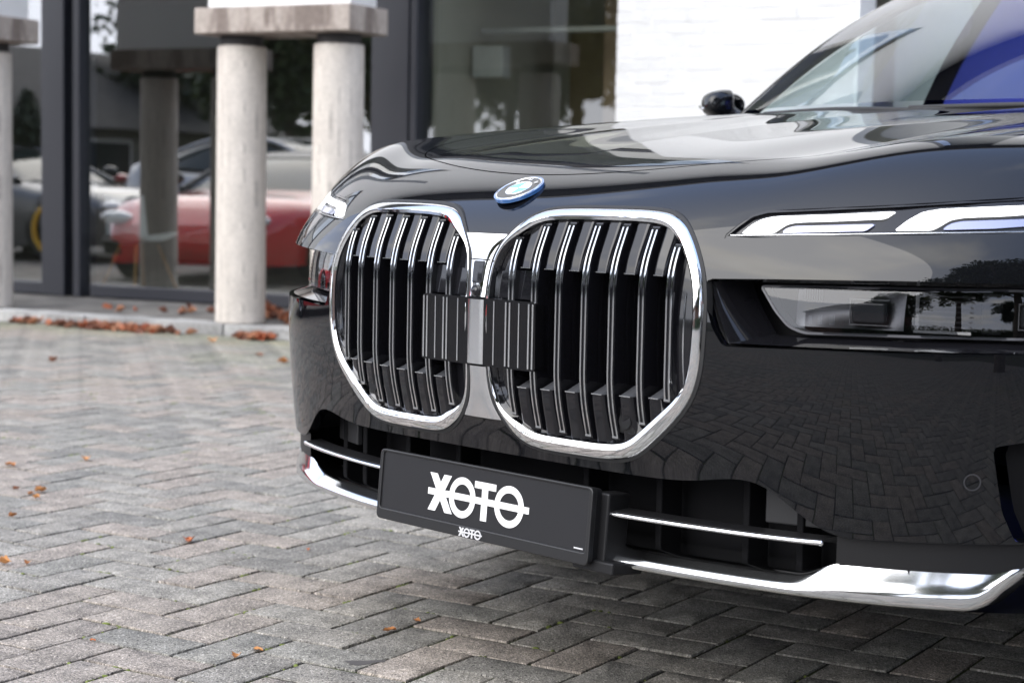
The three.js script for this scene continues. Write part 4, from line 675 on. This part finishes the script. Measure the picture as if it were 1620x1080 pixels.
// ------------------------------------------------------------------ other cars (seen through the glazing, and one mirrored in the chrome)
function simpleCar(o, paint, P) {
  const L = P.L, W2 = P.W / 2, nose = L / 2, N = 48;
  const bonnetY = natural([-L / 2, -L / 2 + 0.2, -L / 2 + 0.5, P.cab1, 0, P.cab0, nose - 0.9, nose - 0.25, nose], [P.h * 0.50, P.h * 0.74, P.h * 0.80, P.h * 0.78, P.h * 0.72, P.h * 0.70, P.h * 0.66, P.h * 0.58, P.h * 0.44]);
  const planW = (z) => W2 * (1 - 0.30 * Math.abs(z / nose) ** 7 - 0.05 * Math.abs(z / nose) ** 2 + 0.03 * Math.exp(-(((Math.abs(z) - L * (P.wb || 0.29)) / 0.35) ** 2)));
  part('body', grid(N, 20, (u, v) => {
    const z = -nose + L * u, w = planW(z), top = bonnetY(z), a = v * 2 - 1, s = Math.sign(a), t = Math.abs(a);     // across: sill - flank - top - flank - sill
    if (t > 0.55) { const k = (1 - t) / 0.45; return [s * w * (0.93 + 0.07 * Math.sin(k * 2.2)), 0.17 + (top * 0.88 - 0.17) * k, z]; }
    const k = t / 0.55; return [s * w * 0.985 * k ** 0.85, top - (top * 0.12) * k ** 4, z];
  }), paint, o);
  for (const e of [-1, 1]) part(e > 0 ? 'front_panel' : 'rear_panel', grid(12, 8, (u, v) => { const z = e * nose, t = u * 2 - 1, w = planW(z), top = bonnetY(z); return [w * t, 0.17 + (top - 0.17) * v * (1 - 0.10 * t * t), z + e * (0.09 * (1 - t * t) * Math.sin(v * 3.1) + 0.0)]; }), paint, o);
  const cabY = (z) => bonnetY(z) - 0.02, cab = (u) => P.cab1 + (P.cab0 - P.cab1) * u, roof = natural([P.cab1, P.cab1 * 0.55 + P.cab0 * 0.45 - 0.5, P.cab0 * 0.35 + P.cab1 * 0.65 + 0.55, P.cab0], [0, P.h * 0.24, P.h * 0.29, 0]);
  const glass = phy([0.02, 0.03, 0.03], 0.04, {});
  const cabin = part('cabin', grid(24, 16, (u, v) => { const z = cab(u), a = v * 2 - 1, r = Math.max(0, roof(z)), t = Math.abs(a), s = Math.sign(a), w = planW(z) * 0.84; if (t > 0.5) { const k = (1 - t) / 0.5; return [s * (w + (w * 0.76 - w) * k), cabY(z) + r * 0.9 * k, z]; } const k = t / 0.5; return [s * w * 0.76 * k, cabY(z) + r * (1 - 0.1 * k * k), z]; }), glass, o);
  part('roof', grid(12, 8, (u, v) => { const z = cab(0.30 + 0.36 * u), t = v * 2 - 1, w = planW(z) * 0.84 * 0.79; return [w * t, cabY(z) + Math.max(0, roof(z)) * (1 - 0.1 * t * t) + 0.008, z]; }), P.roof || paint, cabin);
  for (const s of [-1, 1]) part('pillar', tube([[s * planW(P.cab0) * 0.83, cabY(P.cab0) + 0.01, P.cab0 - 0.02], [s * planW(0) * 0.665, cabY(0.3) + roof(cab(0.66)) * 0.93, cab(0.66)], [s * planW(0) * 0.665, cabY(0) + roof(cab(0.35)) * 0.93, cab(0.35)], [s * planW(P.cab1) * 0.83, cabY(P.cab1) + 0.01, P.cab1 + 0.05]], 0.03, 30, 8), P.roof || paint, cabin);
  for (const s of [-1, 1]) for (const e of [-1, 1]) {
    const z = e * L * (P.wb || 0.29), x = s * (planW(z) - 0.10);
    part('wheel_arch', new THREE.CircleGeometry(0.375, 32).rotateY(s * Math.PI / 2).translate(s * (planW(z) + 0.004), 0.345, z), M.deep, o);
    const w = part('wheel', new THREE.LatheGeometry([[0.25, -0.11], [0.33, -0.115], [0.345, -0.08], [0.345, 0.08], [0.33, 0.115], [0.25, 0.11]].map(([r, y]) => V2(r, y)), 36).rotateZ(Math.PI / 2), M.rubber, o); w.position.set(x, 0.345, z);
    part('rim', [new THREE.TorusGeometry(0.245, 0.03, 10, 40).rotateY(Math.PI / 2).translate(s * 0.12, 0, 0)], P.rim, w);
    part('spokes', Array.from({ length: 5 }, (_, k) => box(0.03, 0.23, 0.05, s * 0.10, 0.12, 0, 0.008).rotateX(k * Math.PI * 0.4)), P.spoke, w);
    part('brake', cyl(0.17, 0.17, 0.03, 0, 0, 0).rotateZ(Math.PI / 2).translate(s * 0.05, 0, 0), P.brake, w);
    if (e > 0) { const m = part('door_mirror', new THREE.SphereGeometry(0.1, 16, 12).scale(1.2, 0.7, 0.7).translate(s * (planW(P.cab0) + 0.06), P.h * 0.78, P.cab0 - 0.25), M.gloss, o); }
    part(e > 0 ? 'headlight' : 'tail_light', new THREE.SphereGeometry(0.12, 16, 10).scale(1.3, 0.5, 0.8).translate(s * W2 * 0.66, P.h * (e > 0 ? 0.48 : 0.62), e * (nose - (e > 0 ? 0.08 : 0.02))), e > 0 ? phy([0.75, 0.76, 0.78], 0.1, { clearcoat: 1 }) : phy([0.4, 0.01, 0.01], 0.15, { clearcoat: 1 }), o);
    part('fog_vent', box(0.36, 0.12, 0.04, s * W2 * 0.55, 0.30, e * (nose + 0.0), 0.02), M.black, o);
  }
  part('side_vent', [-1, 1].map((s) => box(0.02, 0.14, 0.34, s * (planW(0.2) + 0.002), 0.42, 0.55, 0.008)), M.black, o);
  return o;
}
const onF = (p, q) => { const v = fw(p, 0.057, q); return [v.x, v.y, v.z]; };
{
  const silver = phy([0.42, 0.43, 0.44], 0.3, { metalness: 0.35, clearcoat: 1 }), grey = phy([0.13, 0.133, 0.138], 0.3, { metalness: 0.3, clearcoat: 1 }), red = phy([0.74, 0.012, 0.018], 0.3, { clearcoat: 1 }), alu = phy([0.5, 0.5, 0.52], 0.25, { metalness: 0.9 });
  const gold = std([0.85, 0.50, 0.02], 0.35), dk = phy([0.04, 0.04, 0.045], 0.3), org = std([0.75, 0.2, 0.03], 0.4);
  const yardF = (p, q) => { const v = fw(p, 0, q); return [v.x, v.y, v.z]; }, toBuilding = Math.atan2(Math.sin(FA), -Math.cos(FA)), along = Math.PI / 2 - FA;
  simpleCar(thing('sports_car', 'silver sports car with yellow rimmed wheels mirrored at the left of the glass', 'car', yardF(-8.15, 4.4), along), grey, { wb: 0.36, L: 4.3, W: 1.9, h: 1.22, cab0: 0.95, cab1: -1.35, rim: gold, spoke: dk, brake: org });
  simpleCar(thing('sports_car', 'vivid red sports car mirrored in the glass behind the columns', 'car', yardF(-3.55, 3.35), toBuilding - 0.14), red, { L: 4.4, W: 1.95, h: 1.14, cab0: 0.75, cab1: -1.5, rim: alu, spoke: dk, brake: dk, roof: dk });
  simpleCar(thing('coupe', 'silver coupe with black door mirror mirrored in the glass beyond the red car', 'car', yardF(-6.2, 7.4), along + 0.1), silver, { L: 4.7, W: 1.95, h: 1.42, cab0: 1.05, cab1: -1.7, rim: dk, spoke: dk, brake: dk });
  simpleCar(thing('parked_car', 'dark grey tall car parked behind the camera, mirrored in the bumper', 'car', [3.9, 0, 0.9], 0.35), phy([0.02, 0.021, 0.024], 0.3, { clearcoat: 1 }), { L: 4.7, W: 2.0, h: 1.72, cab0: 0.95, cab1: -2.1, rim: alu, spoke: alu, brake: dk });
  // shell chair on wooden legs inside the left pane
  const v = onF(-2.02, -1.62), ch = thing('shell_chair', 'white shell chair on splayed wooden legs just inside the glass', 'chair', v, -FA + 1.35); ch.scale.setScalar(0.86);
  part('shell', grid(14, 22, (u, v2) => { const t = u * 2 - 1, a = v2 * 1.65, w = 0.23 - 0.03 * v2; const y = v2 < 0.5 ? 0.43 + 0.02 * Math.cos(v2 * 6) : 0.43 + (v2 - 0.5) * 0.74, z = v2 < 0.5 ? 0.22 - 0.44 * v2 / 0.5 : -0.22 - 0.09 * (v2 - 0.5); return [w * t, y + 0.07 * t * t * (v2 < 0.5 ? 1 : 0.2), z + (v2 > 0.5 ? 0.07 * t * t : 0)]; }), phy([0.8, 0.8, 0.8], 0.35), ch);
  for (const [sx, sz] of [[1, 1], [1, -1], [-1, 1], [-1, -1]]) part('leg', tube([[sx * 0.11, 0.42, sz * 0.10], [sx * 0.17, 0.21, sz * 0.165], [sx * 0.235, 0.0, sz * 0.23]], 0.013, 8, 8), std([0.42, 0.25, 0.11], 0.5), ch);
}

// ------------------------------------------------------------------ trees, hedge and houses
function foliage(cx, cy, cz, rx, ry, rz, count, size, density) {
  const p = [], uv = [], ix = [], q = new THREE.Quaternion(), e = new THREE.Euler(), a = V3();
  let k = 0, guard = 0;
  while (k < count && guard++ < count * 12) {
    const x = rr(-1, 1), y = rr(-1, 1), z = rr(-1, 1), r = Math.hypot(x, y, z); if (r > 1) continue;
    const lump = fbm(x * 2.2 + cx, y * 2.2 + cy, z * 2.2 + cz, 3); if (r > 0.72 + lump * 0.9 || lump < density || r < 0.28) continue;
    e.set(rr(-1.2, 1.2), rr(0, 6.28), rr(-1.2, 1.2)); q.setFromEuler(e); const s = size * rr(0.6, 1.4), b = p.length / 3;
    for (const [u, v] of [[-0.5, 0], [0, 0.34], [0.5, 0], [0, -0.34]]) { a.set(u * s, 0, v * s).applyQuaternion(q); p.push(cx + x * rx + a.x, cy + y * ry + a.y, cz + z * rz + a.z); uv.push(u + 0.5, v + 0.5); }
    ix.push(b, b + 1, b + 2, b, b + 2, b + 3); k++;
  }
  const g = new THREE.BufferGeometry(); g.setAttribute('position', new THREE.Float32BufferAttribute(p, 3)); g.setAttribute('uv', new THREE.Float32BufferAttribute(uv, 2)); g.setIndex(ix); g.computeVertexNormals(); return g;
}
const leafMats = [[0.055, 0.085, 0.022], [0.075, 0.10, 0.025], [0.035, 0.06, 0.02], [0.12, 0.11, 0.03]].map((c) => phy(c, 0.75, { transmission: 0.3, thickness: 0, side: THREE.DoubleSide }));
const bark = std([0.10, 0.08, 0.06], 0.9, { bumpMap: M.plankBump, bumpScale: 0.01 });
function tree(name, label, x, z, h, r, mat, n = 5200, group) {
  const o = thing(name, label, 'tree', [x, 0, z], 0, group), tr = [];
  tr.push(new THREE.CylinderGeometry(0.05 * h * 0.25, 0.05 * h * 0.55, h * 0.55, 10).translate(0, h * 0.275, 0));
  for (let k = 0; k < 6; k++) { const a = k * 1.05 + rr(0, 0.5), l = r * rr(0.5, 0.8), y0 = h * rr(0.32, 0.5); tr.push(tube([[0, y0, 0], [Math.cos(a) * l * 0.45, y0 + h * 0.12, Math.sin(a) * l * 0.45], [Math.cos(a) * l, y0 + h * 0.26, Math.sin(a) * l]], 0.012 * h * 0.5, 10, 6)); }
  part('trunk', tr, bark, o);
  const c = part('crown', merge([foliage(0, h * 0.64, 0, r, h * 0.36, r, n, 0.16 + r * 0.03, -0.14)]), mat, o); c.userData.kind = 'stuff'; return o;
}
function fir(name, label, x, z, h, r, y0 = 0) {
  const o = thing(name, label, 'tree', [x, y0, z]); part('trunk', new THREE.CylinderGeometry(0.02 * h, 0.035 * h, h * 0.9, 8).translate(0, h * 0.45, 0), bark, o);
  const p = [], ix = []; for (let k = 0; k < 5200; k++) { const t = Math.pow(rnd(), 0.75), y = h * (0.06 + 0.94 * (1 - t)), R = r * t * (0.72 + 0.34 * Math.sin(y * 9 + rr(-1, 1))), a = rr(0, 6.283), d = R * Math.sqrt(rr(0.25, 1)), s = rr(0.06, 0.15), b = p.length / 3, ca = Math.cos(a), sa = Math.sin(a), w = rr(0.012, 0.03) + 0.01; const px = ca * d, pz = sa * d; p.push(px - sa * w, y, pz + ca * w, px + sa * w, y, pz - ca * w, px + ca * s + sa * w * 0.3, y - s * rr(0.1, 0.7), pz + sa * s); ix.push(b, b + 1, b + 2); }
  const g = new THREE.BufferGeometry(); g.setAttribute('position', new THREE.Float32BufferAttribute(p, 3)); g.setIndex(ix); g.computeVertexNormals();
  part('crown', g, leafMats[2], o).userData.kind = 'stuff'; return o;
}
const farF = (px, depth) => (px - 810) / 2881.8 * depth;
function house(label, x, z, w, d, h, rh, turn, wallM, roofM, y0 = 0) {
  const o = thing('house', label, 'house', [x, y0, z], turn);
  part('wall', box(w, h, d, 0, h / 2, 0), wallM, o);
  const s = new THREE.Shape([V2(-d / 2 - 0.4, 0), V2(d / 2 + 0.4, 0), V2(0, rh)]); part('roof', new THREE.ExtrudeGeometry(s, { depth: w + 0.6, bevelEnabled: false }).rotateY(Math.PI / 2).translate(-w / 2 - 0.3, h, 0), roofM, o);
  for (const e of [1, -1]) for (let k = -1; k <= 1; k++) { const f = part('window', box(1.3, 1.3, 0.1, k * w * 0.3, h * 0.55, e * d / 2), M.white, o); part('pane', box(1.15, 1.15, 0.04, k * w * 0.3, h * 0.55, e * (d / 2 + 0.045)), phy([0.03, 0.035, 0.04], 0.05), f); }
  part('chimney', box(0.6, 1.2, 0.6, w * 0.25, h + rh * 0.85, 0), wallM, o); return o;
}
{
  const brickM = std([0.26, 0.15, 0.11], 0.9, { map: M.stoneMap }), slate = std([0.10, 0.095, 0.09], 0.8, { map: M.stoneMap }), pale = std([0.36, 0.35, 0.33], 0.85, { map: M.stoneMap });
  // left of the yard, mirrored in the panes: mir() turns the place where the mirror image shows into the real place
  const mir = (px, depth) => { const [p, q] = toF(farF(px, depth), -depth), v = fw(p, 0, 2 * -1.25 - q); return [v.x, v.z]; };
  house('grey house with a dark pitched roof mirrored at the left edge of the glass', ...mir(-40, 40), 13, 8, 1.9, 1.9, 1.2, pale, slate);
  fir('fir_tree', 'bushy fir mirrored in the glass at the left edge', ...mir(40, 21), 1.9, 1.0);
  const row = [[455, 30, 5.2, 2.0, 0, 'leafy tree mirrored between the paired columns'], [370, 38, 6.5, 2.4, 2, 'dark tree mirrored above the red car'], [275, 42, 6.5, 2.0, 2, 'dark tree mirrored above the silver sports car'], [600, 33, 5.5, 1.9, 3, 'yellowing tree mirrored right of the paired columns'], [690, 36, 6.5, 2.4, 2, 'dark tree mirrored at the left of the right-hand pane'], [800, 38, 6.5, 2.6, 0, 'dense tree mirrored in the middle of the right-hand pane'], [905, 34, 6.2, 2.2, 3, 'yellowing tree mirrored beside the white brick wall']];
  for (const [px, d, hh, rad, m, lab] of row) tree('broad_tree', lab, ...mir(px, d), hh, rad, leafMats[m], 5200, 'trees along the left of the yard');
  // round the yard, mirrored in paint and glass
  tree('street_tree', 'tall tree close behind the camera on the right, mirrored beside the slim light', 2.5, 4.6, 9.6, 2.9, leafMats[0], 9000, 'trees round the yard');
  tree('street_tree', 'tall tree straight behind the camera', -0.8, 9.0, 10, 3.0, leafMats[1], 7000, 'trees round the yard');
  tree('street_tree', 'dark leafy tree across the yard behind the camera', -7, 14, 8, 3.2, leafMats[0], 6500, 'trees round the yard');
  tree('street_tree', 'low spreading tree behind the camera on the right', 5, 16, 6.5, 3.4, leafMats[2], 6500, 'trees round the yard');
  tree('street_tree', 'leafy tree far right of the yard', 13, 9, 7.5, 3.2, leafMats[1], 6500, 'trees round the yard');
  const hd = thing('hedge', 'clipped green hedge along the far side of the yard', 'hedge', [0, 0, 13.2]); part('leaves', foliage(0, 0.75, 0, 16, 0.8, 0.6, 9000, 0.16, -0.3), leafMats[0], hd).userData.kind = 'stuff'; part('stems', box(24, 1.1, 0.35, 0, 0.55, 0), leafMats[2], hd);
  house('red brick house across the street behind the camera', -16, 20, 12, 8, 3.2, 3.0, 0.5, brickM, slate);
  house('pale house across the street behind the camera', 14, 24, 13, 8, 3.4, 3.2, -0.4, pale, brickM);
  const road = part('road', planarUV(new THREE.PlaneGeometry(90, 6).rotateX(-Math.PI / 2).translate(0, -0.004, 17.5), 0, 2, 0.8), std([0.06, 0.06, 0.062], 0.9, { map: M.stoneMap }), scene); tag(road, null, null, null, 'structure');
}

// ------------------------------------------------------------------ fallen leaves
{
  const leaf = (k, curl) => { const g = grid(6, 8, (u, v) => { const t = u * 2 - 1, w = 0.5 * Math.sin(Math.PI * Math.pow(v, 0.8)) * (1 + 0.22 * Math.sin(v * 22 + k)); const x = t * w * 0.62, z = v - 0.5; return [x, 0.10 + curl * (0.55 * t * t * w + 0.35 * z * z) + 0.05 * Math.sin(9 * z + k * 2 + t * 3), z]; }); return g; };
  const variants = [leaf(0, 0.9), leaf(2, 1.4), leaf(4, 0.6), leaf(5, 1.1)];
  const tones = [[0.48, 0.13, 0.03], [0.42, 0.17, 0.05], [0.52, 0.24, 0.08], [0.28, 0.11, 0.05]].map((c) => phy(c, 0.8, { side: THREE.DoubleSide, transmission: 0.15, thickness: 0 }));
  // picked out one by one: [photo x, photo y, size m, tone, label]
  const cp = Math.cos(0.08442), sp = Math.sin(0.08442), cr = Math.cos(0.01983), sr = Math.sin(0.01983);
  const ground = (px, py, y = 0) => { const a = (px - 810) / 2881.8, b = (540 - py) / 2881.8, x = cr * a - sr * b, u = sr * a + cr * b, dy = u * cp - sp, dz = -cp - sp * u, t = (y - EYE) / dy; return [x * t, y, dz * t]; };
  const list = [
    [298, 858, 0.042, 0, 'large bright orange fallen leaf lying alone on the near paving'], [15, 738, 0.05, 1, 'brown curled leaf by the left edge of the paving'], [135, 729, 0.045, 2, 'tan leaf lying alone left of the bumper'],
    [25, 775, 0.026, 3, 'tiny dark leaf scrap left of the three leaf cluster'], [48, 782, 0.03, 1, 'small brown leaf in the cluster at the left'], [64, 779, 0.042, 2, 'largest golden leaf in the cluster at the left'], [56, 789, 0.026, 2, 'palest scrap in the cluster at the left'],
    [19, 818, 0.03, 1, 'small brown leaf in a joint below the cluster'], [5, 893, 0.036, 2, 'golden leaf cut by the left picture edge'], [43, 893, 0.026, 1, 'small brown leaf near the left picture edge'],
    [373, 1041, 0.026, 2, 'pale leaf scrap in a joint near the bottom edge'], [408, 1030, 0.024, 2, 'pale leaf scrap beside the mossy joint near the bottom edge'], [146, 1014, 0.014, 0, 'tiny red leaf scrap in a joint at bottom left'],
    [660, 984, 0.02, 1, 'tiny brown scrap in the joint under the number plate'], [616, 999, 0.028, 1, 'flat brown scrap in a joint under the number plate'], [102, 516, 0.08, 0, 'orange leaf just off the kerb'], [335, 542, 0.08, 2, 'pale leaf on the paving below the round column'],
    [409, 564, 0.07, 3, 'dark brown leaf upright on the far paving'], [448, 575, 0.06, 1, 'small orange leaf beside the bumper on the far paving'], [83, 573, 0.06, 3, 'dark leaf on the far paving at the left'], [487, 871, 0.016, 0, 'tiny red scrap left of the number plate shadow']];
  for (const [px, py, s, t, label] of list) {
    const o = part('fallen_leaf', variants[Math.floor(rnd() * 4)], tones[t], scene); tag(o, label, 'leaf', 'single fallen leaves on the paving');
    const g = ground(px, py, 0.0); o.position.set(g[0], 0.0005, g[2]); o.scale.set(s, s, s); o.rotation.set(0, rr(0, 6.28), 0);
  }
  const heap = (label, spots) => {
    let n = 0; for (const s of spots) n += s.n; const im = new THREE.InstancedMesh(variants[1], phy([1, 1, 1], 0.8, { side: THREE.DoubleSide }), n); im.name = numbered('leaf_litter'); tag(im, label, 'leaves', null, 'stuff');
    const m = new THREE.Matrix4(), q = new THREE.Quaternion(), e = new THREE.Euler(), c = new THREE.Color(); let k = 0;
    for (const s of spots) for (let i = 0; i < s.n; i++) { const a = rr(0, 6.28), r = Math.sqrt(rnd()), p = s.p + Math.cos(a) * r * s.a, qq = s.q + Math.sin(a) * r * s.b, z = rr(0.05, 0.085), v = fw(p, s.y + Math.max(0, s.h * (1 - r) * rnd()), qq); e.set(rr(-0.7, 0.7), rr(0, 6.28), rr(-0.7, 0.7)); m.compose(v, q.setFromEuler(e), V3(z, z, z)); im.setMatrixAt(k, m); const t = [[0.32, 0.11, 0.055], [0.28, 0.13, 0.075], [0.42, 0.20, 0.11], [0.17, 0.07, 0.045], [0.36, 0.10, 0.04]][Math.floor(rnd() * 5)]; im.setColorAt(k, c.setRGB(...t)); k++; }
    im.castShadow = im.receiveShadow = true; scene.add(im);
  };
  heap('rust coloured leaf litter drifted along the kerb and behind the round column', [
    { p: -0.62, q: 0.27, a: 0.50, b: 0.06, n: 95, y: 0.0, h: 0.02 }, { p: -1.25, q: 0.25, a: 0.25, b: 0.04, n: 16, y: 0.0, h: 0.01 }, { p: -0.22, q: -0.45, a: 0.2, b: 0.2, n: 110, y: 0.06, h: 0.1 }, { p: 0.34, q: -0.35, a: 0.26, b: 0.2, n: 190, y: 0.06, h: 0.14 }, { p: 0.30, q: 0.28, a: 0.12, b: 0.06, n: 40, y: 0.0, h: 0.02 }, { p: -0.9, q: -0.5, a: 0.5, b: 0.3, n: 12, y: 0.06, h: 0.0 }]);
}
renderer.render(scene, camera);
